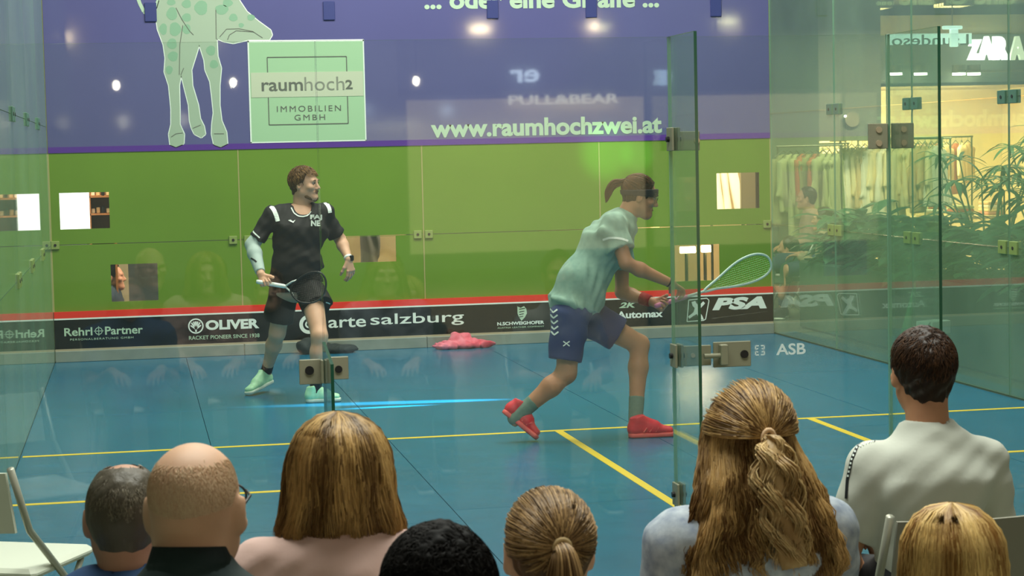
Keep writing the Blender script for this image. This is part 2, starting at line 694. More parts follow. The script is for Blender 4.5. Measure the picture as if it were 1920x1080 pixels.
# tin with its adverts
obj('tin_red_line', box(0.003, W - .003, L - .035, L, .375, .43), m_red, wf)
obj('tin_white_line', box(0.003, W - .003, L - .036, L, .362, .375), m_white, wf)
obj('tin_board', box(0.003, W - .003, L - .03, L, .112, .362), m_black, wf)
obj('tin_batten', box(0.003, W - .003, L - .034, L, .096, .112), mat('beige_batten', srgb(170, 160, 135), .5), wf)
for c in range(4):
    obj('base_rail', bbox(c * 1.6 + .002, c * 1.6 + 1.598, L - .055, L, .0, .096, .004), m_steel, wf)
Y0 = L - .0305


def px(u, v, y=L - .03):
    p = P(u, v, y)
    return p[0], p[2]


def wall_text(s, x0, x1, z0, z1, m, name='lettering', y=Y0, **k):
    return obj(name, text_mesh(s, x0, x1, z0, z1, y, **k), m, wf)


def ringxz(cx, cz, r0, r1, y, th=.003, n=28, a0=0, a1=2 * PI):
    V, F = [], []
    m = n + 1
    for i in range(m):
        a = a0 + (a1 - a0) * i / n
        for r in (r0, r1):
            for yy in (y, y - th):
                V.append((cx + r * math.cos(a), yy, cz + r * math.sin(a)))
    for i in range(n):
        a, b = i * 4, i * 4 + 4
        F += [(a + 1, b + 1, b + 3, a + 3), (a, a + 2, b + 2, b), (a, b, b + 1, a + 1), (a + 2, a + 3, b + 3, b + 2)]
    return V, F


def dxz(cx, cz, r, y, th=.003, n=20):
    return poly([(cx + r * math.cos(2 * PI * i / n), cz + r * math.sin(2 * PI * i / n)) for i in range(n)], y, th)


def bar(x0, z0, x1, z1, w, y, th=.003):
    dx, dz = x1 - x0, z1 - z0
    l = math.hypot(dx, dz)
    nx, nz = -dz / l * w / 2, dx / l * w / 2
    return poly([(x0 + nx, z0 + nz), (x0 - nx, z0 - nz), (x1 - nx, z1 - nz), (x1 + nx, z1 + nz)], y, th)


def stroke(pts, w, y, th=.003):
    return join(*[bar(*pts[i], *pts[i + 1], w, y, th) for i in range(len(pts) - 1)])


wall_text('Rehrl', .083, .318, .222, .292, m_print, bold=.02)
wall_text('Partner', .424, .742, .222, .292, m_print, bold=.02)
lg = [ringxz(.371, .257, .026, .032, Y0), bar(.331, .257, .411, .257, .006, Y0), bar(.371, .217, .371, .297, .006, Y0)]
obj('logo_target', join(*lg), m_print, wf)
wall_text('PERSONALBERATUNG GMBH', .13, .66, .183, .200, m_print, th=.002, spacing=1.2)
cx, cz = 1.192, .268
tree = [ringxz(cx, cz, .055, .066, Y0), bar(cx, cz - .05, cx, cz + .04, .014, Y0)]
for k in (-1, 1):
    for dx, dz in ((.018, .038), (.036, .03), (.044, .006)):
        tree.append(bar(cx, cz - .028, cx + k * dx, cz + dz, .011, Y0))
obj('logo_tree', join(*tree), m_white, wf)
wall_text('OLIVER', 1.275, 1.735, .228, .314, m_white, bold=.045)
wall_text('RACKET PIONEER SINCE 1938', 1.13, 1.735, .150, .183, m_print, bold=.01)
c2 = (2.165, .245)
obj('logo_rings', join(ringxz(*c2, .052, .083, Y0, a0=.35, a1=2 * PI - .35), ringxz(*c2, .019, .033, Y0), dxz(*c2, .007, Y0)), m_white, wf)
wall_text('arte', 2.335, 2.665, .206, .292, m_white, bold=.012)
wall_text('salzburg', 2.705, 3.535, .190, .312, m_white, bold=.006)
wall_text('N.SCHWEIGHOFER', 3.835, 4.26, .170, .200, m_white, bold=.03)
wall_text('AUSTRIA LEATHER COMPANY', 3.835, 4.26, .142, .156, m_print)
cr = [poly([(4.02, .335), (4.05, .32), (4.08, .335), (4.10, .31), (4.105, .27), (4.085, .235), (4.055, .205), (4.035, .235), (4.02, .27)], Y0)]
obj('crest', join(*cr), m_print, wf)
for z in (.31, .285, .262, .24):
    obj('crest_mark', bar(4.035, z, 4.088 - (.31 - z) * .25, z + .006, .006, Y0 - .003), m_black, wf)
wall_text('2K', 4.95, 5.115, .285, .335, m_print, bold=.03, shear=.3)
wall_text('Automax', 4.93, 5.355, .190, .255, m_white, bold=.03)
wall_text('PSA', 5.82, 6.335, .232, .345, m_white, bold=.055, shear=.25)
wall_text('SQUASH TOUR', 5.81, 6.34, .160, .205, m_white, bold=.045, shear=.25)
fr = [(5.60, .335), (5.77, .345), (5.79, .325), (5.755, .155), (5.735, .145), (5.58, .14)]
obj('logo_frame', stroke(fr + [fr[0]], .008, Y0), m_white, wf)
pl = [(5.625, .315), (5.66, .325), (5.672, .300), (5.70, .285), (5.735, .318), (5.752, .300), (5.715, .262), (5.69, .240), (5.725, .185),
      (5.738, .152), (5.71, .152), (5.672, .205), (5.64, .190), (5.602, .165), (5.592, .185), (5.645, .225), (5.655, .26), (5.635, .28)]
obj('logo_player', poly(pl, Y0), m_white, wf)

# banner prints
YB = L - .0065
wall_text('www.raumhochzwei.at', 3.285, 5.382, 1.845, 2.005, m_print, y=YB, bold=.035)
wall_text('... oder eine Giraffe ...', 3.255, 5.375, 2.965, 3.13, m_print, y=YB, bold=.035)
obj('card', box(1.715, 2.712, YB - .004, YB, 1.838, 2.705), mat('card_mint', srgb(160, 200, 160), .4), wf, label='mint green advertising square')
obj('card_edge', join(box(1.712, 2.715, YB - .0045, YB, 2.695, 2.712), box(1.710, 1.722, YB - .0045, YB, 1.832, 2.71),
                      box(2.706, 2.716, YB - .0045, YB, 1.832, 2.71), box(1.71, 2.716, YB - .0045, YB, 1.83, 1.84)), m_white, wf)
YC = YB - .004
obj('card_frame', stroke([(1.875, 2.565), (2.56, 2.565), (2.56, 1.985), (1.875, 1.985), (1.875, 2.565)], .008, YC), m_grey, wf)
obj('card_band', box(1.73, 2.70, YC - .0035, YC, 2.222, 2.435), m_band, wf)
YC2 = YC - .0035
wall_text('raum', 1.82, 2.175, 2.275, 2.352, m_grey, y=YC2, bold=.012)
wall_text('hoch', 2.19, 2.535, 2.275, 2.392, mat('print_lightgrey', srgb(128, 134, 122), .5), y=YC2, bold=-.004)
wall_text('2', 2.545, 2.607, 2.282, 2.362, m_grey, y=YC2, bold=.02)
wall_text('IMMOBILIEN', 1.945, 2.50, 2.095, 2.145, m_grey, y=YC, spacing=1.3)
wall_text('GMBH', 2.095, 2.36, 2.02, 2.068, m_grey, y=YC, spacing=1.3)

Zs = .36458
gpx = lambda x, y: px(x * Zs, y * Zs, YB)
go = [(820, 0), (800, 70), (810, 150), (840, 230), (850, 300), (845, 370), (868, 440), (880, 560), (880, 640), (868, 690), (875, 745), (905, 757),
      (945, 740), (948, 690), (925, 640), (925, 560), (922, 440), (932, 385), (945, 440), (970, 540), (975, 620), (985, 660), (1000, 690),
      (1035, 708), (1057, 690), (1050, 650), (1030, 610), (1020, 540), (990, 440), (985, 360), (1010, 280), (1025, 230), (1050, 310),
      (1055, 360), (1080, 420), (1090, 500), (1098, 580), (1090, 640), (1088, 690), (1100, 745), (1135, 757), (1170, 740), (1165, 680),
      (1140, 620), (1130, 540), (1130, 440), (1138, 350), (1120, 290), (1115, 200), (1130, 205), (1150, 214), (1200, 223), (1280, 205),
      (1385, 205), (1400, 180), (1392, 155), (1330, 110), (1270, 60), (1230, 0), (1150, -120), (840, -120)]
gp = [gpx(*p) for p in go]
obj('giraffe_outline', stroke(gp + [gp[0]], .014, YB, .0015), m_white, wf)
obj('giraffe_body', poly(gp, YB, .002), mat('giraffe_body', srgb(158, 180, 158), .5), wf, label='pale grey-green giraffe print, legs and lowered head')
m_spot = mat('giraffe_spot', srgb(128, 172, 142), .5)
sp = []
for (x, y, a, b) in ((885, 70, 28, 34), (900, 150, 30, 36), (840, 150, 20, 30), (960, 90, 24, 22), (1035, 40, 34, 38), (1140, 50, 34, 26), (1200, 90, 22, 20),
                     (1240, 130, 14, 12), (885, 225, 26, 28), (890, 290, 26, 26), (1085, 260, 24, 26), (960, 150, 22, 26), (1100, 330, 22, 22),
                     (870, 360, 18, 22), (1290, 90, 20, 16), (1170, 15, 26, 20), (880, 10, 22, 18), (960, 20, 24, 22)):
    q = [gpx(x + a * math.cos(t) * (1 + .12 * math.sin(3 * t + x)), y + b * math.sin(t)) for t in np.linspace(0, 2 * PI, 14)[:-1]]
    sp.append(poly(q, YB - .002, .001))
obj('giraffe_spots', join(*sp), m_spot, wf, kind='stuff')
gl = [[(905, 40), (935, 100), (975, 160), (995, 180)], [(940, 130), (925, 230), (922, 385)], [(1110, 50), (1112, 200)],
      [(1130, 190), (1165, 150), (1230, 148), (1300, 162), (1350, 195)], [(1170, 205), (1180, 180), (1215, 158), (1305, 165)],
      [(880, 705), (905, 688), (940, 684)], [(1100, 688), (1152, 688)], [(992, 660), (1032, 643)], [(930, 385), (945, 350)]]
obj('giraffe_lines', join(*[stroke([gpx(*p) for p in l], .006, YB - .002, .0015) for l in gl]), m_grey, wf)
obj('giraffe_tail', stroke([gpx(*p) for p in ((705, -20), (720, 20), (740, 60), (765, 78), (790, 60), (815, 0))], .03, YB, .0015), m_print, wf)

# ---------------- glass side walls and back wall


def pane(name, x0, x1, y0, y1, z0, z1, g, parent, edge):
    v, f = box(x0, x1, y0, y1, z0, z1)
    o = obj(name, (v, f), [g, edge], parent)
    d = [x1 - x0, y1 - y0, z1 - z0]
    k = int(np.argmin(d))
    for p in o.data.polygons:
        if abs(p.normal[k]) < .5:
            p.material_index = 1
    return o


stepz = [4.57, 4.57, 4.2, 3.6, 3.0, 2.5]
for side, X in (('left', 0), ('right', W)):
    ws = empty('wall_' + side, (X, 0, 0), kind='structure')
    for j in range(6):
        y1 = L - 1.65 * j + .0
        y0 = max(y1 - 1.65, .0)
        if j == 5: y0 = .02
        xa, xb = (X - .012, X) if side == 'left' else (X, X + .012)
        for z0, z1 in ((0.004, 1.0), (1.0, 2.0), (2.0, stepz[j])):
            pane('glass_panel', xa, xb, y0 + .003, y1 - .003, z0 + .002, z1 - .002, G_side, ws, m_gedge2)
        for z in (1.0, 2.0):
            for dy in (-.085, .085):
                if j and y1 > 3.2:
                    q = obj('clamp', bbox(xa - .012, xb + .012, y1 + dy - .06, y1 + dy + .06, z - .045, z + .045, .003), m_clampg if z < 1.5 else mat('clamp_teal', srgb(96, 140, 118), .35, metal=.4), ws)
                    for s_ in (-1,):
                        obj('bolt', disc((xa - .012 if side == 'right' else xb + .012, y1 + dy, z), (-1 if side == 'right' else 1, 0, 0), .012, .004, 10), m_dark, q)
    xb0 = -.03 if side == 'left' else W
    obj('floor_channel', box(xb0, xb0 + .03, .0, L, -.003, .012), mat('floor_channel', srgb(70, 90, 70), .5), ws)

wb = empty('wall_back', (0, 0, 0), kind='structure')
for x0, x1 in ((0, 1.38), (1.38, 2.745), (2.752, 3.64), (3.647, 5.0), (5.0, W)):
    nm = 'glass_door' if x0 == 2.752 else 'glass_panel'
    o = pane(nm, x0 + .002, x1 - .002, -.012, 0, .004 if x0 != 2.752 else .015, 2.14, G_back, wb, m_gedge2)
    if nm == 'glass_door':
        o['label'] = 'glass door with steel hinges and a white sticker'
        wd = o
# bracing fins standing behind the back wall
def outer_dark(o):
    for p in o.data.polygons:
        if p.material_index == 1 and p.normal[1] > -.5: p.material_index = 2
    return o


fin = lambda x, d, z: pane('glass_fin', x - .006, x + .006, -.012 - d, -.014, .0, z, G_fin, wb, m_gedge)
f1 = fin(2.748, .36, 2.14)
f2 = fin(3.644, .50, 2.14)
for o in (f1, f2):
    o.data.materials.append(m_gedge2)
    outer_dark(o)
# the short fin has a sloping top
v = [(1.374, -.31, 0), (1.386, -.31, 0), (1.386, -.014, 0), (1.374, -.014, 0), (1.374, -.31, .955), (1.386, -.31, .955), (1.386, -.014, 1.01), (1.374, -.014, 1.01)]
f3 = obj('glass_fin', (v, BOXF), [G_fin, m_gedge], wb)
for p in f3.data.polygons:
    if abs(p.normal[0]) < .5: p.material_index = 1


def plate(x0, x1, z0, z1, bolts, par=wb, y=-.012, th=.012, name='hinge_plate'):
    q = obj(name, bbox(x0, x1, y - th, y, z0, z1, .002), m_brushed, par)
    for bx, bz, r in bolts:
        obj('bolt', disc((bx, y - th, bz), (0, -1, 0), r, .006, 14), m_dark if r > .0135 else mat('bolt_steel', srgb(196, 176, 150), .3, metal=.5), q)
    return q


plate(1.284, 1.372, .852, .946, [(1.322, .905, .017)])
plate(1.390, 1.470, .866, .952, [(1.432, .905, .014)])
obj('bracket', bbox(1.362, 1.372, -.07, -.012, .858, .946, .002), m_brushed, wb)
obj('bracket', bbox(1.388, 1.396, -.07, -.012, .862, .950, .002), m_brushed, wb)
for zc in (1.745, .905, .36):
    q = obj('bracket', bbox(2.755, 2.765, -.09, -.012, zc - .045, zc + .045, .002), m_brushed, wb)
    obj('bolt', disc((2.765, -.05, zc), (1, 0, 0), .011, .012, 12), m_dark, q)
    q = obj('bracket', bbox(2.731, 2.741, -.09, -.012, zc - .045, zc + .045, .002), m_brushed, wb)
    obj('bolt', disc((2.731, -.05, zc), (-1, 0, 0), .011, .012, 12), m_dark, q)
plate(2.765, 2.862, 1.70, 1.775, [(2.85, 1.738, .011)])
plate(2.905, 3.058, .848, .948, [(3.03, .897, .016)])
plate(2.765, 2.895, .858, .938, [(2.82, .9, .009)])
obj('lock_body', bbox(2.925, 2.955, -.06, -.024, .86, .94, .003), m_brushed, wb)
obj('lock_bolt', disc((2.86, -.045, .897), (1, 0, 0), .010, .075, 12), m_brushed, wb)
q = plate(3.555, 3.636, 1.69, 1.79, [(3.597, 1.765, .0125), (3.597, 1.712, .0125)])
q = plate(3.652, 3.745, 1.69, 1.79, [(3.70, 1.765, .012), (3.70, 1.712, .012)])
obj('bracket', bbox(3.652, 3.662, -.10, -.012, 1.69, 1.79, .002), m_brushed, wb)
# door sticker: small woven mark and the letters ASB
m_sticker = mat('sticker', srgb(226, 240, 240), .5)
st = []
sx, sz, sw = 3.098, .908, .034
for dx, dz in ((-1, -1), (1, -1), (-1, 1), (1, 1)):
    st.append(stroke([(sx + dx * .004 + 0, sz + dz * .018), (sx + dx * .018, sz + dz * .018), (sx + dx * .018, sz + dz * .004), (sx + dx * .007, sz + dz * .007)], .005, -.0125, .0008))
obj('sticker_mark', join(*st), m_sticker, wd)
obj('sticker_letters', text_mesh('ASB', 3.165, 3.287, .885, .930, -.0125, .0008, bold=.02), m_sticker, wd)

# ---------------- beyond the court
m_mallwall = mat('mall_wall_plaster', srgb(140, 150, 132), .7, noise=.06, scale=.6)
m_beige = mat('shop_beige', srgb(214, 196, 150), .7, noise=.05, scale=.8)
obj('wall_mall_left', box(-5.0, -4.8, -22, 30, FZ, 6), m_mallwall, kind='structure')
obj('wall_mall_rear', box(-5, 24, 29.6, 29.9, FZ, 6), m_mallwall, kind='structure')
# ================================================================== SHOP BEYOND THE FRONT RIGHT CORNER
sh = empty('wall_shop', (10, 17, FZ), kind='structure')
obj('shop_floor', box(7.0, 15.0, 17, 23.2, FZ, FZ + .02), mat('shop_floor', srgb(190, 170, 130), .3), sh)
obj('rear_panel', box(7.0, 15.0, 23.0, 23.2, FZ, 3.2), m_beige, sh)
obj('side_panel', box(14.8, 15.0, 17, 23, FZ, 3.2), m_beige, sh)
obj('side_panel', box(7.0, 7.2, 17, 23, FZ, 3.2), m_beige, sh)
obj('ceiling_panel', box(7.0, 15.0, 17, 23, 2.56, 2.62), mat('shop_ceiling', srgb(170, 158, 120), .7), sh)
obj('fascia', box(7.0, 15.0, 16.85, 17.0, 2.48, 3.10), mat('fascia_greige', srgb(128, 132, 112), .6), sh)
obj('fascia_rail', box(7.0, 15.0, 16.80, 17.0, 2.44, 2.48), mat('rail_dark', srgb(60, 66, 60), .4), sh)
obj('upper_fascia', box(7.0, 15.0, 16.9, 17.05, 3.10, 3.36), mat('cream_fascia', srgb(196, 178, 122), .6), sh)
obj('upper_ceiling', box(7.0, 20.0, 13.4, 23.4, 3.50, 3.56), mat('upper_ceiling', srgb(150, 150, 124), .7), sh)
m_lamp = mat('lamp_warm', (1, .8, .45), .5, emit=(1, .78, .42), estr=22)
m_lampw = mat('lamp_white', (1, .95, .8), .5, emit=(1, .93, .75), estr=9)
for x, y in ((9.1, 18.2), (10.3, 17.9), (11.45, 17.7), (11.0, 18.9), (12.1, 18.3), (9.9, 20.5), (12.6, 20.2), (8.3, 19.0)):
    q = obj('downlight', disc((x, y, 2.559), (0, 0, -1), .10, .012, 16), m_brushed, sh)
    obj('bulb', disc((x, y, 2.547), (0, 0, -1), .075, .006, 16), m_lampw, q)
for i, lu in enumerate((1679, 1726, 1798, 1826)):
    a = P(lu, 138, 16.7)
    q = empty('soffit_lamp', (a[0], 16.7, a[2] - .02), 'round white lamp under the shop fascia', 'lamp', 'round lamps under the shop fascia')
    obj('housing', disc((a[0], 16.7, a[2] + .01), (0, 0, 1), .09, .10, 16), m_brushed, q)
    obj('bulb', disc((a[0], 16.7, a[2] - .02), (0, 0, 1), .085, .03, 16), m_lampw, q)
    obj('bracket', box(a[0] - .02, a[0] + .02, 16.7, 16.86, a[2] + .05, a[2] + .10), m_brushed, q)
# louvred ceiling lamps
for x, y in ((9.95, 16.3), (10.9, 16.0), (8.35, 16.4), (12.2, 15.2)):
    q = empty('ceiling_lamp', (x, y, 3.44), 'louvred warm ceiling lamp over the shop front', 'lamp', 'louvred lamps above the shop front')
    obj('lamp_box', box(x - .20, x + .20, y - .2, y + .2, 3.44, 3.50), m_brushed, q)
    obj('diffuser', box(x - .17, x + .17, y - .17, y + .17, 3.425, 3.44), m_lamp, q)
    for k in range(5):
        obj('slat', box(x - .2, x + .2, y - .18 + k * .08, y - .17 + k * .08, 3.40, 3.44), m_brushed, q)
# inner back-of-shop boards, cabinets
obj('wall_board', box(9.3, 10.9, 22.2, 22.25, 1.85, 2.5), mat('board_grey', srgb(128, 134, 118), .6), sh)
for x in (9.85, 10.15, 10.75):
    obj('light_curtain', bbox(x - .06, x + .08, 20.3, 20.42, 1.72, 2.5, .02), mat('curtain_cream', srgb(252, 238, 196), .8), sh)
# shop sign: white block letters, and a backlit panel with dark letters standing before it
m_signw = mat('sign_white', (1, 1, .97), .5, emit=(1, 1, .95), estr=2.2)
m_signp = mat('sign_pale', (1, 1, .9), .5, emit=(.95, 1, .72), estr=.75)
YS = 16.6
q = empty('shop_sign', (P(1850, 100, YS)[0], YS, 2.8), 'big white illuminated lettering above the shop front', 'sign')


def lettering(s, u0, u1, v0, v1, y, m, parent, name='letters', **k):
    a, b = P(u0, v1, y), P(u1, v0, y)
    return obj(name, text_mesh(s, a[0], b[0], a[2], b[2], y, **k), m, parent)


for ch, a, b, mm in (('Z', 1812, 1838, m_signw), ('A', 1832, 1864, m_signw), ('R', 1860, 1891, m_signw), ('A', 1890, 1920, m_signp)):
    lettering(ch, a, b, 68 if ch != 'Z' else 74, 113, YS, mm, q, th=.06, bold=.10)
obj('sign_rail', box(P(1812, 100, YS)[0], P(1920, 100, YS)[0], YS + .0, YS + .08, 2.60, 2.63), m_brushed, q)
q = empty('backlit_sign', (10.9, 15.9, 2.8), 'wide white backlit panel with dark reversed letters before the shop', 'sign')
a, b = P(1666, 84, 15.9), P(1822, 62, 15.9)
obj('light_panel', box(a[0], b[0], 15.9, 15.96, a[2], b[2]), mat('sign_mint', (.8, 1, .92), .5, emit=(.75, 1, .9), estr=1.0), q)
lettering('Lsundeso', 1672, 1815, 64, 86, 15.895, mat('sign_letters', srgb(112, 132, 110), .5), q, th=.02, bold=.0, flip=True)
q = empty('hanging_lamp', (*P(1786, 60, 15.2)[:2], 2.9), 'mint white T-shaped lamp hanging in front of the letters', 'lamp')
a, b = P(1768, 55, 15.2), P(1804, 48, 15.2)
obj('cross_bar', bbox(a[0], b[0], 15.18, 15.24, a[2], b[2], .008), mat('sign_mint2', (.8, 1, .92), .5, emit=(.72, 1, .88), estr=.9), q)
a, b = P(1782, 88, 15.2), P(1796, 54, 15.2)
obj('stem', bbox(a[0], b[0], 15.18, 15.24, a[2], b[2], .008), MATS['sign_mint2'], q)
obj('suspension', tube([(a[0] + .03, 15.21, b[2]), (a[0] + .03, 15.21, 3.5)], [.006, .006], 6), m_brushed, q)

# clothes rails with hanging garments
cloth_cols = [mat('garment_%s' % n, c, .85, noise=.08, scale=9) for n, c in (
    ('cream', srgb(248, 226, 168)), ('ivory', srgb(250, 238, 206)), ('sand', srgb(226, 190, 132)), ('olive', srgb(136, 138, 86)), ('rust', srgb(176, 96, 62)),
    ('sage', srgb(168, 174, 120)), ('pink', srgb(226, 160, 130)))]
m_rail = mat('rail_chrome', srgb(96, 98, 80), .3, metal=.7)


def garment_mesh(h, w, k):
    """front-facing hanging garment with shoulders, sleeves and folds; origin at the hanger hook"""
    fld = Field((-w * .75, -.07, -h - .03), (w * .75, .07, .02), .022)
    fld.slab((0, 0, -.06), (0, 0, -.14), (1, 0, 0), w * .22, .03, w * .48, .035, .03)
    fld.slab((0, 0, -.12), (0, 0, -h), (1, 0, 0), w * .42, .04, w * (.48 + .1 * (k % 3)), .045, .03, flat=True)
    if k % 2:
        for s_ in (-1, 1):
            fld.slab((s_ * w * .4, 0, -.13), (s_ * w * .58, 0, -h * .75), (1, 0, 0), .05, .035, .045, .03, .03, flat=True)
    X, Yg, Z = fld.grid()
    fld.F = fld.F + (.007 * np.sin(X * 70 + Z * 6 + k)).astype(np.float32)
    return fld.mesh()


gm = []
for k in range(6):
    h = (.62, .95, .78, .70, 1.0, .85)[k]
    v, f = garment_mesh(h, .42, k)
    me = bpy.data.meshes.new('garment')
    me.from_pydata(v.tolist(), [], f.tolist())
    me.polygons.foreach_set('use_smooth', np.ones(len(me.polygons), bool))
    gm.append((me, h))
hv, hf = join(tube([(0, 0, .02), (.012, 0, .045), (0, 0, .065), (-.012, 0, .05)], [.003] * 4, 5), tube([(-.15, 0, -.06), (0, 0, .01), (.15, 0, -.06)], [.006] * 3, 5))
hanger = bpy.data.meshes.new('hanger')
hanger.from_pydata(np.array(hv).tolist(), [], hf)
hanger.materials.append(m_rail)


def clothes_rail(x0, x1, y, z, label):
    q = empty('clothes_rail', ((x0 + x1) / 2, y, FZ + .02), label, 'clothes rail')
    obj('rail', tube([(x0, y, z), (x1, y, z)], [.012, .012], 8), m_rail, q)
    for x in (x0 + .02, x1 - .02):
        obj('post', tube([(x, y, FZ + .02), (x, y, z)], [.014, .014], 8), m_rail, q)
        obj('foot', bbox(x - .02, x + .02, y - .22, y + .22, FZ + .02, FZ + .05, .004), m_rail, q)


def hang(x, y, z, k, mi, rot, label, group):
    me, h = gm[k]
    key = 'garment%d_%d' % (k, mi)
    if key not in bpy.data.meshes:
        m2 = me.copy()
        m2.name = key
        m2.materials.append(cloth_cols[mi])
        bpy.data.meshes[m2.name].name = key
    q = empty('garment', (x, y, z), label, 'garment', group)
    q.rotation_euler = (0, 0, rot)
    o = bpy.data.objects.new('cloth', bpy.data.meshes[key])
    COL.objects.link(o); o.parent = q
    o = bpy.data.objects.new('hanger', hanger)
    COL.objects.link(o); o.parent = q


rr = random.Random(3)
GL = ['short sleeveless', 'long sleeved', 'mid-length flared', 'short sleeved', 'full-length narrow', 'long flared sleeved']
for (x0, x1, y, z, nm, cols, n) in ((9.15, 10.50, 15.4, 1.70, 'front rail', (0, 1, 1, 2, 0), 15), (10.6, 12.0, 18.6, 1.70, 'middle rail', (0, 1, 1, 2, 0), 13), (9.75, 10.30, 18.1, 1.66, 'short rail', (0, 1, 0), 6),
                                    (11.5, 12.9, 19.9, 1.72, 'rear rail', (0, 6, 2, 1, 4, 3), 14), (7.95, 8.75, 14.2, 1.64, 'dim rail', (3, 2, 5, 4, 3), 9),
                                    (9.1, 11.2, 20.6, 1.70, 'far rail', (5, 1, 3, 0, 2), 14)):
    clothes_rail(x0, x1, y, z + .06, 'chrome clothes rail, the %s in the shop, full of hanging garments' % nm)
    for i in range(n):
        mi = cols[rr.randrange(len(cols))]
        k_ = rr.randrange(6)
        hang(x0 + .08 + (x1 - x0 - .16) * i / (n - 1), y, z, k_, mi, rr.uniform(.5, 1.0),
             '%s %s garment hanging on the %s in the shop' % (cloth_cols[mi].name.split('_')[1], GL[k_], nm), 'garments on the %s' % nm)
# display tables with folded stacks
def display_table(x, y, w, h, label, group=None):
    q = empty('display_table', (x, y, FZ + .02), label, 'table')
    obj('table_top', bbox(x - w / 2, x + w / 2, y - .35, y + .35, h - .04, h, .005), mat('pale_wood', srgb(226, 196, 140), .5), q)
    for sx in (-1, 1):
        for sy in (-1, 1):
            obj('leg', box(x + sx * (w / 2 - .05) - .02, x + sx * (w / 2 - .05) + .02, y + sy * .3 - .02, y + sy * .3 + .02, FZ + .02, h - .04), m_rail, q)
    n = int(w / .34)
    for i in range(n):
        sx = x - w / 2 + .2 + i * (w - .4) / max(1, n - 1)
        k = 2 + (i * 7) % 3
        for j in range(k):
            t = tag(obj('folded_garment', bbox(sx - .13, sx + .13, y - .16, y + .16, h + j * .045 + .001, h + j * .045 + .044, .012), cloth_cols[(i * 3 + j) % 7]),
                    'folded garment lying on the %s' % ('low shop table' if h < .8 else 'higher shop table'), 'garment', 'folded garments on the %s' % ('low shop table' if h < .8 else 'higher shop table'))


display_table(9.9, 17.6, 1.1, .92, 'pale wooden display table with folded clothes near the shop entrance')
display_table(11.6, 17.4, 1.3, .72, 'low pale display table with folded clothes behind the palms')
obj('shop_pillar', box(8.72, 9.50, 14.9, 15.15, 1.75, 3.5), mat('pillar_greige', srgb(118, 118, 98), .6), sh)
obj('shop_pillar', box(7.9, 8.72, 14.9, 15.2, FZ, 3.5), mat('pillar_dark', srgb(70, 84, 66), .6), sh)
q = empty('display_screen', (9.2, 14.8, 1.9), 'small lit round display on the dim greige wall beside the shop', 'display')
obj('screen_disc', disc((9.12, 14.88, 2.0), (0, -1, 0), .09, .03, 18), mat('disc_sand', srgb(150, 136, 110), .5), q)
obj('spot_lamp', disc((9.03, 14.86, 2.04), (0, -1, 0), .014, .02, 10), m_lampw, q)

# ---------------- what shows through the five clear openings of the front wall
YW = 10.6


def backboard(name, u0, u1, v0, v1, y, m, label, cat, th=.03, floor=True):
    a, b = P(u0, v1, y), P(u1, v0, y)
    q = empty(name, ((a[0] + b[0]) / 2, y, FZ), label, cat)
    obj('board', box(a[0], b[0], y, y + th, a[2], b[2]), m, q)
    for x in (a[0] + .02, b[0] - .02):
        obj('leg', box(x - .012, x + .012, y, y + th, FZ, a[2]), m_rail, q)
    return q


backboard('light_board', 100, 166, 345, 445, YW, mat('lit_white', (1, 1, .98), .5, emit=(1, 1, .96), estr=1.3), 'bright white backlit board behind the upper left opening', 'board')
a, b = P(168, 445, YW + .3), P(215, 345, YW + .3)
q = empty('goods_shelf', ((a[0] + b[0]) / 2, YW + .3, FZ), 'warm wooden shelf with small goods behind the upper left opening', 'shelf')
m_wood = mat('shelf_wood', srgb(176, 110, 58), .5, noise=.15, emit=None)
for x in (a[0], b[0] - .02):
    obj('side_board', box(x, x + .02, YW + .3, YW + .6, FZ, b[2]), m_wood, q)
obj('back_board', box(a[0], b[0], YW + .59, YW + .6, FZ, b[2]), mat('shelf_back', srgb(120, 84, 50), .6), q)
for z in (a[2] + .0, (a[2] + b[2]) / 2 - .04, (a[2] + b[2]) / 2 + .12):
    obj('shelf_board', box(a[0], b[0], YW + .3, YW + .59, z, z + .015), m_wood, q)
    for k in range(4):
        xx = a[0] + .04 + k * .045
        tag(obj('small_box', bbox(xx - .016, xx + .016, YW + .36, YW + .42, z + .016, z + .06 + .01 * (k % 3), .004), (cloth_cols[1], cloth_cols[2], m_dark, cloth_cols[0])[k]),
            'small packaged item on the wooden shelf behind the opening', 'box', 'packages on the shelf behind the upper left opening')
spot('shelf_lamp', (a[0] + .1, YW - .2, 2.4), (a[0] + .1, YW + .5, 1.2), .7, 14, (1, .75, .4))
backboard('grey_board', 243, 310, 480, 580, YW, mat('board_slate', srgb(98, 100, 98), .6), 'dark grey board behind the lower left opening', 'board')
backboard('beige_board', 190, 243, 480, 580, YW + 1.2, mat('board_tan', srgb(168, 150, 112), .6), 'beige board behind the crouching silhouette', 'board')
backboard('tan_board', 640, 760, 405, 510, YW, mat('board_tan2', srgb(208, 176, 124), .6, noise=.06, scale=3), 'tan board behind the middle opening', 'board')
a, b = P(674, 500, YW - .2), P(712, 425, YW - .2)
fld = Field((a[0] - .05, YW - .34, a[2] - .12), (b[0] + .06, YW - .12, b[2] + .08), .012)
c_ = (a[0] + b[0]) / 2
fld.slab((c_ - .01, YW - .22, b[2] + .04), (c_, YW - .22, a[2] - .1), (1, 0, 0), .085, .05, .075, .05, .02)
fld.slab((c_ + .06, YW - .22, b[2] + .02), (c_ + .05, YW - .22, a[2] + .1), (1, 0, 0), .04, .04, .035, .035, .02)
fld.folds(.006, 60, [(1, 0, .2)])
q = empty('hanging_jacket', (c_, YW - .22, b[2]), 'grey jacket hanging behind the middle opening', 'jacket')
obj('cloth', fld.mesh(), mat('jacket_grey', srgb(128, 120, 104), .8), q, smooth=True)
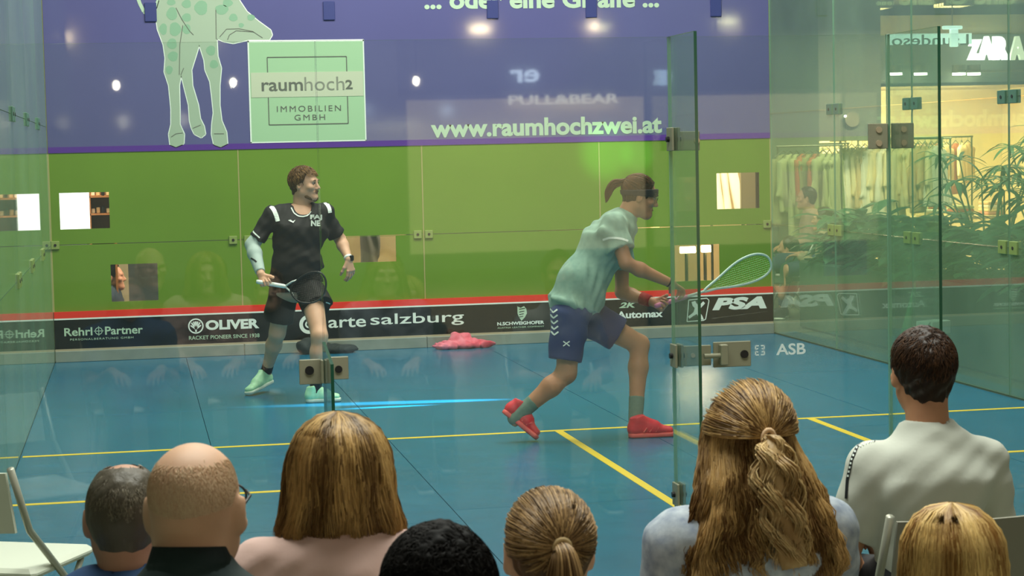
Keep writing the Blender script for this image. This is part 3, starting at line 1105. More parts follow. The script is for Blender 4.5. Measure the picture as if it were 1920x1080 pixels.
obj('hook', tube([(c_, YW - .22, b[2] + .04), (c_, YW - .22, b[2] + .09), (c_, YW, b[2] + .09)], [.006] * 3, 6), m_rail, q)
obj('collar', bbox(c_ - .06, c_ + .09, YW - .26, YW - .20, b[2] - .01, b[2] + .05, .01), m_dark, q)
backboard('cream_board', 1390, 1424, 310, 405, YW, mat('board_cream', srgb(176, 156, 112), .6), 'cream board with a dark edge behind the upper right opening', 'board')
backboard('dark_upright', 1419, 1428, 310, 405, YW - .1, m_dark, 'dark upright post behind the upper right opening', 'post')
for i, (u0, u1) in enumerate(((1338, 1352), (1354, 1366), (1370, 1388))):
    a, b = P(u0, 410, 12.6), P(u1, 318, 12.6)
    fld = Field((a[0] - .08, 12.5, a[2] - .05), (b[0] + .08, 12.75, b[2] + .06), .014)
    fld.slab((a[0] + .03, 12.62, b[2]), (b[0] - .0, 12.62, a[2]), (1, 0, 0), (b[0] - a[0]) * .55, .04, (b[0] - a[0]) * .5, .04, .02)
    fld.folds(.006, 60, [(1, 0, .2)])
    o = tag(obj('white_drape', fld.mesh(), mat('drape_white', srgb(255, 240, 205), .8), smooth=True), 'brightly lit white drape behind the upper right opening', 'drape', 'white drapes behind the upper right opening')
q = empty('drape_rail', (6.8, 12.62, FZ), 'steel rail carrying the white drapes behind the upper right opening', 'rail')
a, b = P(1334, 316, 12.6), P(1394, 316, 12.6)
obj('rod', tube([(a[0], 12.62, a[2] + .07), (b[0], 12.62, a[2] + .07)], [.012] * 2, 8), m_rail, q)
for x in (a[0], b[0]):
    obj('post', tube([(x, 12.62, FZ), (x, 12.62, a[2] + .07)], [.014] * 2, 8), m_rail, q)
spot('drape_lamp', (6.9, 11.6, 3.2), (6.75, 12.6, 1.3), .8, 420, (1, .78, .45))  # added spot with no visible fitting, brightens the drapes
backboard('lit_wall_board', 1240, 1440, 300, 540, 16.0, mat('board_glow', srgb(226, 190, 128), .6), 'warm beige wall board lit by the shop', 'board')
spot('board_lamp', (7.2, 14.2, 3.4), (7.6, 16.0, 1.3), 1.0, 160, (1, .8, .5))
for u, v, w_ in ((1290, 468, 14), (1325, 466, 9)):
    a, b = P(u - w_, v + 7, 13.5), P(u + w_, v - 6, 13.5)
    q = empty('strip_lamp', ((a[0] + b[0]) / 2, 13.5, a[2]), 'warm strip lamp behind the lower right opening', 'lamp', 'strip lamps behind the lower right opening')
    obj('tube_light', bbox(a[0], b[0], 13.48, 13.54, a[2], b[2], .006), m_lamp, q)
    obj('bracket', box((a[0] + b[0]) / 2 - .01, (a[0] + b[0]) / 2 + .01, 13.54, 13.6, FZ, b[2]), m_rail, q)

# ---------------- plants right of the court
m_leaf = mat('leaf_dark', srgb(44, 92, 58), .45, noise=.25, scale=6)
m_leaf2 = mat('leaf_mid', srgb(66, 108, 70), .45, noise=.25, scale=6)
m_stem = mat('cane_stem', srgb(96, 104, 60), .6)
m_pot = mat('planter_dark', srgb(44, 56, 50), .5)


def leaf(base, d, ln, w, droop, n=7, up=(0, 0, 1)):
    """arching blade: strip with a folded midrib"""
    d = unit(d)
    side = unit(np.cross(d, up))
    V, F = [], []
    p = np.array(base, float)
    dirv = d.copy()
    for i in range(n + 1):
        t = i / n
        ww = w * (math.sin(PI * min(1, t * .93 + .07)) ** .7) * .5
        nn = unit(np.cross(side, dirv))
        V += [p - side * ww, p + nn * ww * .25, p + side * ww]
        dirv = unit(dirv + np.array([0, 0, -droop / n]))
        p = p + dirv * ln / n
    for i in range(n):
        a = i * 3
        F += [(a, a + 1, a + 4, a + 3), (a + 1, a + 2, a + 5, a + 4)]
    return V, F


def palm(x, y, h, nf, sp, label, pot=True, z0=FZ, seed=0, lw=.03, ll=.3):
    r = random.Random(seed)
    q = empty('potted_palm', (x, y, z0), label, 'plant')
    if pot:
        obj('pot', tube([(x, y, z0), (x, y, z0 + .03), (x, y, z0 + .36), (x, y, z0 + .38)], [.15, .17, .21, .2], 18), m_pot, q)
    for c in range(nf):
        a = 2 * PI * c / nf + r.uniform(-.3, .3)
        hh = h * r.uniform(.62, 1.0)
        bx, by = x + .07 * math.cos(a), y + .07 * math.sin(a)
        tip = np.array([x + sp * .45 * math.cos(a), y + sp * .45 * math.sin(a), z0 + hh])
        obj('cane', tube([(bx, by, z0 + .3), ((bx + tip[0]) / 2 - .02, (by + tip[1]) / 2, z0 + hh * .6), tip], [.012, .011, .007], 6), m_stem, q)
        parts = []
        for k in range(11):
            b = a + 2.7 * (k / 10 - .5) * 2 + r.uniform(-.15, .15)
            parts.append(leaf(tip, (math.cos(b), math.sin(b), r.uniform(.1, .7)), ll * r.uniform(.8, 1.15), lw, r.uniform(.7, 1.5)))
        obj('frond', join(*parts), m_leaf if c % 2 else m_leaf2, q, smooth=True)
    return q


def broadleaf(x, y, h, n, ln, w, label, seed=0, z0=FZ, m=None):
    r = random.Random(seed)
    q = empty('broadleaf_plant', (x, y, z0), label, 'plant')
    obj('pot', tube([(x, y, z0), (x, y, z0 + .03), (x, y, z0 + .33), (x, y, z0 + .35)], [.16, .18, .22, .21], 18), m_pot, q)
    for c in range(n):
        a = 2 * PI * c / n * 1.62 + r.uniform(-.3, .3)
        hh = .35 + (h - .35) * r.uniform(.3, 1)
        tip = (x + .22 * math.cos(a), y + .22 * math.sin(a), z0 + hh)
        lf = join(tube([(x, y, z0 + .3), tip], [.008, .006], 5), leaf(tip, (math.cos(a), math.sin(a), .45), ln * r.uniform(.8, 1.2), w, 1.3, 8))
        obj('leaf', lf, m or (m_leaf if c % 2 else m_leaf2), q, smooth=True)


palm(10.35, 11.6, 2.05, 9, 1.3, 'tall palm with thin arching fronds at the far right of the glass', seed=1, lw=.045, ll=.42)
palm(9.3, 11.4, 1.68, 8, 1.2, 'medium palm left of the tall palm behind the glass', seed=2, lw=.04, ll=.36)
palm(8.7, 9.7, 1.42, 8, 1.1, 'low palm with drooping fronds close behind the right glass wall', seed=3, lw=.05, ll=.36)
palm(10.9, 13.2, 1.9, 8, 1.3, 'palm standing deepest toward the shop entrance', seed=5, lw=.045, ll=.40)
broadleaf(8.9, 8.6, 1.32, 18, .52, .20, 'bushy broadleaf plant with wide dark leaves nearest the camera', seed=4)
broadleaf(9.8, 10.3, 1.38, 18, .55, .20, 'broadleaf plant in a dark pot beneath the tall palm', seed=6)
broadleaf(8.15, 10.3, 1.12, 16, .48, .16, 'shorter broadleaf plant beside the seated onlookers', seed=7)
broadleaf(8.6, 11.9, 1.22, 16, .5, .17, 'broadleaf plant behind the shorter one, near the shop pillar', seed=8)
q = empty('planter_trough', (7.25, 7.5, FZ), 'long dark green planter trough running beside the right glass wall', 'planter')
obj('trough', bbox(7.02, 7.46, 4.2, 10.8, FZ, .60, .02), mat('trough_green', srgb(54, 84, 66), .5, noise=.1), q)
obj('soil', box(7.06, 7.42, 4.25, 10.75, .59, .615), mat('soil', srgb(50, 44, 34), .9), q)
for i in range(10):
    yy = 4.55 + i * .65
    r = random.Random(i + 40)
    pp = []
    for k in range(85):
        a = r.uniform(0, 2 * PI)
        pp.append(leaf((7.24 + r.uniform(-.1, .1), yy + r.uniform(-.25, .25), .61 + r.uniform(0, .42)), (math.cos(a), math.sin(a), r.uniform(.3, 1.4)), r.uniform(.24, .42), .12, 1.2, 4))
    q2 = empty('trough_shrub', (7.24, yy, .605), 'low leafy shrub growing in the long trough', 'shrub', 'shrubs in the long trough')
    obj('foliage', join(*pp), m_leaf if i % 2 else m_leaf2, q2, smooth=True, kind='stuff')
m_leafg = mat('parasol_green', srgb(40, 150, 84), .6)
cb = P(1750, 606, 6.75)
q = empty('white_carton', (cb[0], 6.75, FZ), 'white open carton on a low dark stand between glass and planter', 'carton')
obj('stand', bbox(cb[0] - .10, cb[0] + .10, 6.65, 6.85, FZ, cb[2] - .08, .01), m_pot, q)
obj('box_body', xform(bbox(-.11, .11, -.08, .08, 0, .10, .004), rotz(.5), (cb[0], 6.75, cb[2] - .08)), m_white, q)
obj('flap', xform(box(-.11, .11, 0, .12, 0, .006), rotz(.5) @ rotx(-.9), (cb[0] + .02, 6.69, cb[2] + .02)), m_white, q)
a = P(1700, 640, 7.5)
t_ = P(1716, 530, 7.5)
q = empty('green_parasol', (a[0], 7.5, FZ), 'slim bright green folded parasol standing behind the right glass', 'parasol')
obj('folded_canopy', tube([(a[0] - .02, 7.5, a[2] - .25), (a[0], 7.5, a[2]), (a[0] + .03, 7.5, (a[2] + t_[2]) / 2), t_], [.08, .065, .03, .006], 12), m_leafg, q, smooth=True)
obj('foot', tube([(a[0], 7.5, FZ), (a[0], 7.5, FZ + .05), (a[0], 7.5, FZ + .06), (a[0], 7.5, a[2] - .2)], [.13, .13, .02, .02], 14), m_pot, q)
# left of the court
backboard('beige_screen', -60, 66, 362, 434, 11.5, mat('board_beige3', srgb(150, 140, 104), .6), 'flat beige board beyond the left glass wall', 'board')
backboard('pale_screen', -60, 17, 188, 300, 13.0, mat('board_pale', srgb(176, 170, 140), .6), 'tall pale board beyond the left glass wall', 'board')

# ---------------- behind the camera: lamps and a lit shop window, seen only as reflections
for lu, lv in ((110, 68), (384, 62), (900, 52), (1122, 47), (1365, 38)):
    lp = P(lu, lv, 33.5)
    x, lz = lp[0], lp[2]
    m_drum = mat('lamp_drum', (1, .8, .45), .5, emit=(1, .80, .46), estr=75)
    q = empty('pendant_lamp', (x, -14, lz - .05), 'warm drum lamp hanging over the walkway behind the seats', 'lamp', 'drum lamps over the walkway')
    obj('shade', tube([(x, -14, lz), (x, -14, lz + .24)], [.22, .2], 16), m_brushed, q)
    obj('diffuser', disc((x, -14, lz), (0, 0, -1), .20, .05, 16), m_drum, q)
    obj('rod', tube([(x, -14, lz + .24), (x, -14, 6.0)], [.01, .01], 6), m_brushed, q)
for gu, gv in ((218, 160), (437, 155), (780, 152)):
    gp_ = P(gu, gv, 13.0)
    x = gp_[0]
    gz = gp_[2]
    q = empty('globe_lamp', (x, -13, gz - .05), 'small bright globe lamp behind the seats', 'lamp', 'globe lamps behind the seats')
    fg = Field((x - .08, -13.08, gz - .08), (x + .08, -12.92, gz + .08), .009)
    fg.ell((x, -13, gz), (.028, .028, .045), k=0)
    obj('globe', fg.mesh(), mat('globe_glow', (1, .95, .8), .5, emit=(1, .9, .68), estr=45), q, smooth=True)
    obj('rod', tube([(x, -13, gz + .04), (x, -13, 5.6)], [.006, .006], 6), m_dark, q)
q = empty('wall_window_shop', (8, -20, FZ), kind='structure')
m_win = mat('shop_window_glow', (1, .85, .55), .5, emit=(1, .84, .48), estr=.75)
for i in range(2):
    obj('lit_bay', box(4.5 + i * 3.5, 7.9 + i * 3.5, -20, -19.9, .3, 2.45), m_win, q)
    obj('mullion', box(7.9 + i * 3.5, 8.0 + i * 3.5, -20.05, -19.85, FZ, 2.5), m_mallwall, q)
obj('header', box(4.4, 11.5, -20.1, -19.85, 2.5, 3.3), m_mallwall, q)
sa, sb = P(953, 197, 19.8), P(1160, 176, 19.8)
for s_, x0, x1, z0, z1, mm in (('PULL&BEAR', sa[0], sb[0], sa[2], sb[2], mat('sign_cream', (1, .95, .7), .5, emit=(1, .95, .7), estr=2.8)), ('ZED', P(1224, 160, 19.8)[0], P(1258, 135, 19.8)[0], P(1224, 160, 19.8)[2], P(1258, 132, 19.8)[2], mat('sign_iceblue', (.7, .85, 1), .5, emit=(.7, .85, 1), estr=4)), ('er', P(955, 155, 19.8)[0], P(1010, 135, 19.8)[0], P(955, 155, 19.8)[2], P(1010, 130, 19.8)[2], MATS['sign_iceblue'])):
    q = empty('mall_sign', (x0, -19.8, z0), {'PULL&BEAR': 'long cream lit shop sign behind the seats', 'ZED': 'small square ice-blue lit sign behind the seats', 'er': 'ice-blue curved lettering on the wall behind the seats'}[s_], 'sign')
    v, f = text_mesh(s_, x0, x1, z0, z1, 0, .03, bold=.02 if s_ != 'ZED' else .08, flip=s_ == 'er')
    v[:, 1] = -19.8 - v[:, 1]
    obj('letters', (v, [t[::-1] for t in f]), mm, q)
# ================================================================== PEOPLE: builders
def skin(name, r, g, b):
    return mat(name, srgb(r, g, b), .55, noise=.07, scale=14, sss=.08)


sk_a = skin('skin_ruddy', 196, 134, 104)
sk_b = skin('skin_fair', 214, 168, 138)
sk_c = skin('skin_tan', 190, 138, 104)


def frame(f, u=(0, 0, 1)):
    f = unit(f)
    s = unit(np.cross(f, u))
    return s, f, np.cross(s, f)


def bez(a, b, t):
    return np.array(a) * (1 - t) + np.array(b) * t


def head_mesh(c, f, u, k=1.0, neck=None, h=.004, ears=True, nr=.056, bald=False):
    s, f, u = frame(f, u)
    R = np.stack([s, f, u], 1)
    c = np.array(c, float)
    nb = np.array(neck, float) if neck is not None else c - u * .17
    lo = np.minimum(c - .15 * k, nb - .07)
    hi = np.maximum(c + .15 * k, nb + .07)
    F = Field(lo, hi, h)
    q = lambda x, y, z: c + (s * x + f * y + u * z) * k
    F.ell(q(0, -.012, .034), np.array([.075, .095, .082]) * k, R, .01)
    F.ell(q(0, .03, -.03), np.array([.058, .062, .078]) * k, R, .04 * k)
    F.cap(q(-.045, .0, -.055), q(0, .07, -.092), .026 * k, .022 * k, .03 * k)
    F.cap(q(.045, .0, -.055), q(0, .07, -.092), .026 * k, .022 * k, .03 * k)
    F.ell(q(0, .079, -.088), np.array([.022, .018, .018]) * k, R, .02 * k)
    for x in (-1, 1):
        F.ell(q(x * .032, .092, .012), np.array([.017, .014, .012]) * k, R, .012 * k, 'cut')
        F.ell(q(x * .045, .066, -.018), np.array([.02, .02, .018]) * k, R, .02 * k)
    F.cap(q(-.035, .080, .028), q(.035, .080, .028), .012 * k, .012 * k, .015 * k)
    F.cap(q(0, .088, .014), q(0, .111, -.022), .008 * k, .0115 * k, .012 * k)
    F.cap(q(-.010, .100, -.028), q(.010, .100, -.028), .008 * k, .008 * k, .008 * k)
    F.cap(q(-.02, .086, -.052), q(.02, .086, -.052), .008 * k, .008 * k, .010 * k)
    F.cap(q(-.016, .086, -.064), q(.016, .086, -.064), .008 * k, .008 * k, .008 * k)
    F.cap(q(-.03, .099, -.058), q(.03, .099, -.058), .0035 * k, .0035 * k, .004 * k, op='cut')
    if ears:
        for x in (-1, 1):
            a = unit(s * x * .9 + f * -.35)
            Re = np.stack([a, unit(np.cross(u, a)), u], 1)
            F.ell(q(x * .081, -.008, -.006), np.array([.010, .019, .032]) * k, Re, .008)
            F.ell(q(x * .092, .002, -.003), np.array([.007, .010, .018]) * k, Re, .004, 'cut')
    F.slab(q(0, -.022, -.03), nb, s, nr * k, nr * k * 1.02, nr * 1.08 * k, nr * 1.05 * k, .03 * k)
    return F.mesh()


def hand_mesh(wr, d, n, t, curl=(.35, .5, .4), h=.003, arm=None, k=1.0, spread=.06, ra=.026, thumb=.5, tcurl=.3):
    """wr wrist, d towards the knuckles, n palm normal, t thumb side"""
    wr = np.array(wr, float)
    d = unit(d)
    n = unit(np.array(n) - d * np.dot(n, d))
    t = unit(np.array(t) - d * np.dot(t, d) - n * np.dot(t, n))
    F = Field(wr - .20 * k, wr + .20 * k, h)
    kn = wr + d * .088 * k
    F.slab(wr, kn - d * .008, t, .027 * k, .019 * k, .038 * k, .014 * k, .012)
    if arm is not None:
        a = np.array(arm, float)
        F.cap(a + (wr - a) * .62, wr, ra * 1.25, ra, .01)
    for i in range(4):
        Ln = (.074, .083, .077, .060)[i] * k
        p = kn + t * (.0295 - .0195 * i) * k - d * (.004, 0, .004, .012)[i]
        a = 0
        dd = unit(d + t * spread * (1.5 - i))
        for j, fr_ in enumerate((.45, .30, .25)):
            a += curl[j] * (1 + .08 * i)
            v = dd * math.cos(a) + n * math.sin(a)
            e = p + v * Ln * fr_
            r = (.0092, .0084, .0076)[j] * k
            F.cap(p, e, r, r * .94, .003 if j else .006)
            p = e
    p = wr + d * .022 * k + t * .022 * k + n * .004
    v = unit(t * thumb + d * .75 + n * .25)
    for j, ln in enumerate((.042, .032, .026)):
        e = p + v * ln * k
        F.cap(p, e, (.0135, .0108, .0095)[j] * k, (.011, .0098, .0082)[j] * k, .008)
        p = e
        v = unit(v + n * tcurl - t * tcurl * .8)
    return F.mesh()


def arm_fields(F, sh, el, wr, k=1.0, inf=0):
    F.cap(sh, el, .054 * k + inf, .040 * k + inf, .03)
    m = bez(el, wr, .3)
    F.cap(el, m, .039 * k + inf, .042 * k + inf, .02)
    F.cap(m, wr, .042 * k + inf, .026 * k + inf, .02)


def leg_fields(F, hip, kn, an, k=1.0):
    F.cap(hip, kn, .086 * k, .056 * k, .04)
    ax = unit(np.array(an) - np.array(kn))
    m = bez(kn, an, .32)
    F.cap(kn, m, .053 * k, .055 * k, .03)
    F.cap(m, an, .055 * k, .036 * k, .03)


def torso_fields(F, pel, wai, che, nb, shR, shL, sh_, ss, inf=0, k=1.0, shr=.055):
    F.slab(pel, wai, sh_, .160 * k + inf, .108 * k + inf, .135 * k + inf, .098 * k + inf, .04)
    F.slab(wai, che, ss, .135 * k + inf, .098 * k + inf, .165 * k + inf, .115 * k + inf, .05)
    F.slab(che, bez(che, nb, .85), ss, .160 * k + inf, .112 * k + inf, .07 * k + inf, .055 * k + inf, .05)
    mid = bez(che, nb, .6)
    F.cap(mid, shR, (.070 + inf) * k, (shr + inf) * k, .05)
    F.cap(mid, shL, (.070 + inf) * k, (shr + inf) * k, .05)


def shoe_meshes(heel, toe, up, k=1.0, h=.005):
    heel, toe = np.array(heel, float), np.array(toe, float)
    a = unit(toe - heel)
    up = unit(np.array(up) - a * np.dot(up, a))
    s = np.cross(a, up)
    Ln = np.linalg.norm(toe - heel)
    q = lambda x, y, z: heel + a * x * Ln + s * y * k + up * z * k
    lo = np.minimum(np.minimum(heel, toe), heel + up * .16) - .09
    hi = np.maximum(np.maximum(heel, toe), heel + up * .16) + .09
    F = Field(lo, hi, h)
    F.slab(q(.13, 0, .048), q(.55, 0, .050), s, .032 * k, .040 * k, .038 * k, .036 * k, .02)
    F.slab(q(.5, 0, .045), q(.86, 0, .036), s, .040 * k, .034 * k, .037 * k, .020 * k, .02)
    F.cap(q(.16, 0, .05), q(.20, 0, .108), .038 * k, .037 * k, .02)
    F.cap(q(.22, 0, .10), q(.55, 0, .062), .034 * k, .030 * k, .02)
    F.plane(q(.2, 0, .118), unit(up * 1.0 - a * .25))
    F.plane(q(0, 0, .018), -up)
    F2 = Field(lo, hi, h)
    F2.slab(q(.13, 0, .014), q(.5, .0, .014), s, .037 * k, .030 * k, .036 * k, .030 * k, .01)
    F2.slab(q(.5, 0, .014), q(.87, 0, .016), s, .036 * k, .030 * k, .043 * k, .026 * k, .02)
    F2.plane(q(0, 0, .026), up)
    F2.plane(q(0, 0, 0), -up)
    lc = []
    for i in range(5):
        x = .36 + i * .085
        z = .098 - i * .0085
        lc.append(tube([q(x, -.024, z - .008), q(x + .01, 0, z + .003), q(x + .03, .024, z - .008)], [.0035] * 3, 5))
    return F.mesh(), F2.mesh(), join(*lc)


def strands(Pn, r0, r1=None):
    """Pn (N, M, 3) guide points -> triangular hair tubes, tapering to the tip; returns (verts, faces), index of strand per vertex"""
    N_, M_, _ = Pn.shape
    T = np.gradient(Pn, axis=1)
    T /= np.linalg.norm(T, axis=2)[..., None] + 1e-9
    ref = np.array([.3, .8, .52])
    u = np.cross(T, ref)
    u /= np.linalg.norm(u, axis=2)[..., None] + 1e-9
    w = np.cross(T, u)
    tt = np.linspace(0, 1, M_)
    prof = np.interp(tt, [0, .1, .75, 1], [.5, 1, .9, .15])
    r = (np.broadcast_to(r0, (N_,))[:, None] * prof[None])[..., None]
    V = np.stack([Pn + r * (u * math.cos(a) + w * math.sin(a)) for a in (0, 2 * PI / 3, 4 * PI / 3)], 2).reshape(-1, 3)
    i, j, k = np.meshgrid(np.arange(N_), np.arange(M_ - 1), np.arange(3), indexing='ij')
    b = (i * M_ + j) * 3
    F = np.stack([b + k, b + (k + 1) % 3, b + 3 + (k + 1) % 3, b + 3 + k], -1).reshape(-1, 4)
    return (V, F), np.repeat(np.arange(N_), M_ * 3)


def put_strands(Pn, r, m, par, name='hair_strands', rng=None, tone=None):
    vf, idx = strands(Pn, r)
    rng = rng or RNG
    t = rng.random(len(Pn)) if tone is None else tone
    return obj(name, vf, m, par, smooth=True, tone=t[idx], kind='stuff')


def hair_mat(name, dark, light, sc=18):
    return mat(name, dark, .42, col2=light, scale=sc, tone=1, stretch=(1, 1, .25), spec=.3, bump=.15, bscale=150)


def lathe_hair(c, f, u, m, par, top, bot, prof, n=1500, seed=1, lock=.035, nl=13, wave=0, wfreq=60, jitter=.02, r=.0016, th=2.75, seg=13, part=0.0, rough=.004,
               curl_from=.4):
    """prof(z01) -> (half width, half depth, back shift): body of loose hair; strands follow it from the parting to the hem"""
    rng = np.random.default_rng(seed)
    s, f, u = frame(f, u)
    c = np.array(c, float)

    def surf(th_, z, fac=1.0):
        """z 0 top .. 1 hem"""
        w, d, sh = prof(z)
        rr = 1 + lock * np.sin(nl * th_ + 5 * z + 1.7 * np.sin(2 * th_)) * np.clip(z * 1.6, 0, 1) + lock * .5 * np.sin(2.3 * nl * th_ - 9 * z)
        H = top - (top - bot) * z
        return (c[None, :] + (np.sin(th_) * w * rr * fac)[:, None] * s + (-np.cos(th_) * d * rr * fac - sh)[:, None] * f + (H * fac ** 0)[:, None] * u)
    nt_, nz = 72, 40
    tg = np.linspace(-PI, PI, nt_ + 1)[:-1]
    V, Fc = [], []
    for j in range(nz):
        z = (j / (nz - 1)) ** 1.3
        face = np.clip(.95 + 0 * tg, 0, 1)
        Pp = surf(tg, np.full(nt_, z), .965 - .09 * z)
        # the front of the base is drawn in so that the face stays free
        front = np.clip((np.cos(tg) * -1 - .35) / .5, 0, 1)
        Pp = Pp - f[None] * (front * .075 * np.clip((z - .24) * 4, 0, 1))[:, None]
        V.append(Pp)
    V = np.vstack(V)
    for j in range(nz - 1):
        for i in range(nt_):
            a, b = j * nt_ + i, j * nt_ + (i + 1) % nt_
            Fc.append((a, a + nt_, b + nt_, b))
    Fc.append(tuple(range(nt_)))
    Fc.append(tuple((nz - 1) * nt_ + i for i in range(nt_ - 1, -1, -1)))
    obj('hair', (V, Fc), m, par, smooth=True, tone=np.full(len(V), .5))
    th0 = (rng.random(n) * 2 - 1) * th
    fac = 1.0 + rng.random(n) * .035 - .012
    zend = 1 + (rng.random(n) - .6) * jitter * 4
    amp = wave * (.5 + rng.random(n))
    ph = rng.random(n) * 6.28
    ph = np.round(th0 * nl / 3) * 1.9 + rng.random(n) * .9
    dr = (rng.random(n) - .5) * .25
    G = []
    for j in range(seg):
        t = j / (seg - 1)
        z = np.clip((t ** 1.25), 0, 1) * zend
        a = (th0 + dr * t) * (1 + (3.14 / th - 1) * np.clip(1 - z / .2, 0, 1))
        p = surf(a, z, fac)
        on = np.clip((t - curl_from) / (1 - curl_from), 0, 1)
        wv = amp * on * np.sin(wfreq * z * (top - bot) + ph)
        wv2 = amp * on * np.cos(wfreq * z * (top - bot) + ph * 1.3)
        tang = np.cos(a)[:, None] * s + np.sin(a)[:, None] * f
        outv = np.sin(a)[:, None] * s - np.cos(a)[:, None] * f
        p = p + tang * wv[:, None] + outv * (wv2 * .8 + .002)[:, None] + rng.normal(0, rough * .25, p.shape) * (1 if j else 0)
        G.append(p)
    G = np.stack(G, 1)
    tone = np.clip(.5 + .35 * np.sin(th0 * nl * .7 + 1) + rng.normal(0, .22, n), 0, 1)
    return put_strands(G, r * (.7 + .6 * rng.random(n)), m, par, rng=rng, tone=tone)


def skull(c, f, u, k):
    s, f, u = frame(f, u)
    cc = np.array(c) + (-.012 * f + .034 * u) * k
    rad = np.array([.075, .095, .082]) * k

    def at(D, off):
        return cc + (D[..., 0:1] * (rad[0] + off) * s + D[..., 1:2] * (rad[1] + off) * f + D[..., 2:3] * (rad[2] + off) * u)
    return at, s, f, u


def cap_field(c, f, u, k, thick, nape=-.075, front=.055, sideburn=.03, h=.004, bald=0, rough=.0015, fade=1.0):
    """short hair as a skull cap with a hairline"""
    s, f, u = frame(f, u)
    R = np.stack([s, f, u], 1)
    c = np.array(c, float)
    F = Field(c - .16 * k, c + .16 * k, h)
    q = lambda x, y, z: c + (s * x + f * y + u * z) * k
    F.ell(q(0, -.012, .036), np.array([.075 + thick, .095 + thick, .082 + thick * 1.3]) * k, R, 0)
    F.slab(q(0, -.030, .0), q(0, -.040, nape), s, (.068 + thick * .6) * k, (.060 + thick) * k, (.046 + thick * .3) * k, (.040 + thick * .5) * k, .03, flat=True)
    # face opening and ears
    F.plane(q(0, front + .045, .06), unit(f * 1.0 - u * .95))
    F.plane(q(0, front - .035, -.02), unit(f * 1 - u * .25))
    for x in (-1, 1):
        F.ell(q(x * .088, .004, -.022), np.array([.03, .028, .036]) * k, R, .006, 'cut')
    X, Y, Z = F.grid()
    F.F = F.F + (rough * (np.sin(X * 210 + Y * 90) + np.sin(Y * 240 + Z * 60) + np.sin(X * 120 - Z * 150))).astype(np.float32)
    if bald:
        F.ell(q(0, .01, .10), np.array([bald * 1.0, bald * 1.2, .06]) * k, R, .01, 'cut')
    return F


def short_strands(c, f, u, k, m, par, off=.01, n=1400, ln=.03, seed=1, nape=2.0, front=.5, r=.0012, crown=0, messy=.3, lift=.006):
    at, s, f, u = skull(c, f, u, k)
    rng = np.random.default_rng(seed)
    D = rng.normal(size=(n * 4, 3))
    D /= np.linalg.norm(D, axis=1)[:, None]
    ang = np.arccos(np.clip(D[:, 2], -1, 1))
    back = -D[:, 1]
    lim = np.where(back > 0, nape, np.interp(back, [-1, -.2, 0], [front, 1.15, nape - .35]))
    D = D[(ang < lim) & (ang > crown + (rng.random(len(ang)) ** 2) * .45 * (crown > 0))][:n]
    crown_dir = unit([.05, -.35, 1.0])
    tg = D - crown_dir
    tg = tg + rng.normal(0, messy, D.shape)
    tg -= D * (tg * D).sum(1)[:, None]
    tg /= np.linalg.norm(tg, axis=1)[:, None] + 1e-9
    G = []
    M_ = 4
    for j in range(M_):
        t = j / (M_ - 1)
        E = D + tg * (ln / .09) * t
        E /= np.linalg.norm(E, axis=1)[:, None]
        G.append(at(E, off - .003 + lift * math.sin(t * PI * .6)))
    return put_strands(np.stack(G, 1), r * (.7 + .6 * rng.random(len(D))), m, par, rng=rng)


def tie_strands(c, f, u, k, m, par, tie, n=1800, off=.008, seed=1, r=.0014, amin=.9, amax=2.0, lowcut=-.75, facecut=.35):
    """hair combed over the skull to a tie point (direction in the head frame)"""
    at, s, f, u = skull(c, f, u, k)
    rng = np.random.default_rng(seed)
    tie = unit(tie)
    D = rng.normal(size=(n * 6, 3))
    D /= np.linalg.norm(D, axis=1)[:, None]
    ang = np.arccos(np.clip(D @ tie, -1, 1))
    ok = (ang > amin) & (ang < amax) & (D[:, 2] > lowcut) & ~((D[:, 1] > .2) & (D[:, 2] < facecut)) & ~((D[:, 1] > -.45) & (D[:, 2] < -.35))
    D = D[ok][:n]
    ang = ang[ok][:n]
    G = []
    M_ = 9
    bulge = off + rng.random(len(D)) * .006
    for j in range(M_):
        t = j / (M_ - 1)
        sn = np.sin(ang)
        E = (np.sin((1 - t) * ang) / sn)[:, None] * D + (np.sin(t * ang) / sn)[:, None] * tie
        E /= np.linalg.norm(E, axis=1)[:, None]
        E = E + rng.normal(0, .006, E.shape)
        G.append(at(E, (bulge + .004 * math.sin(t * PI))[:, None]))
    put_strands(np.stack(G, 1), r * (.7 + .6 * rng.random(len(D))), m, par, rng=rng)
    return at(tie[None], off)[0], s, f, u


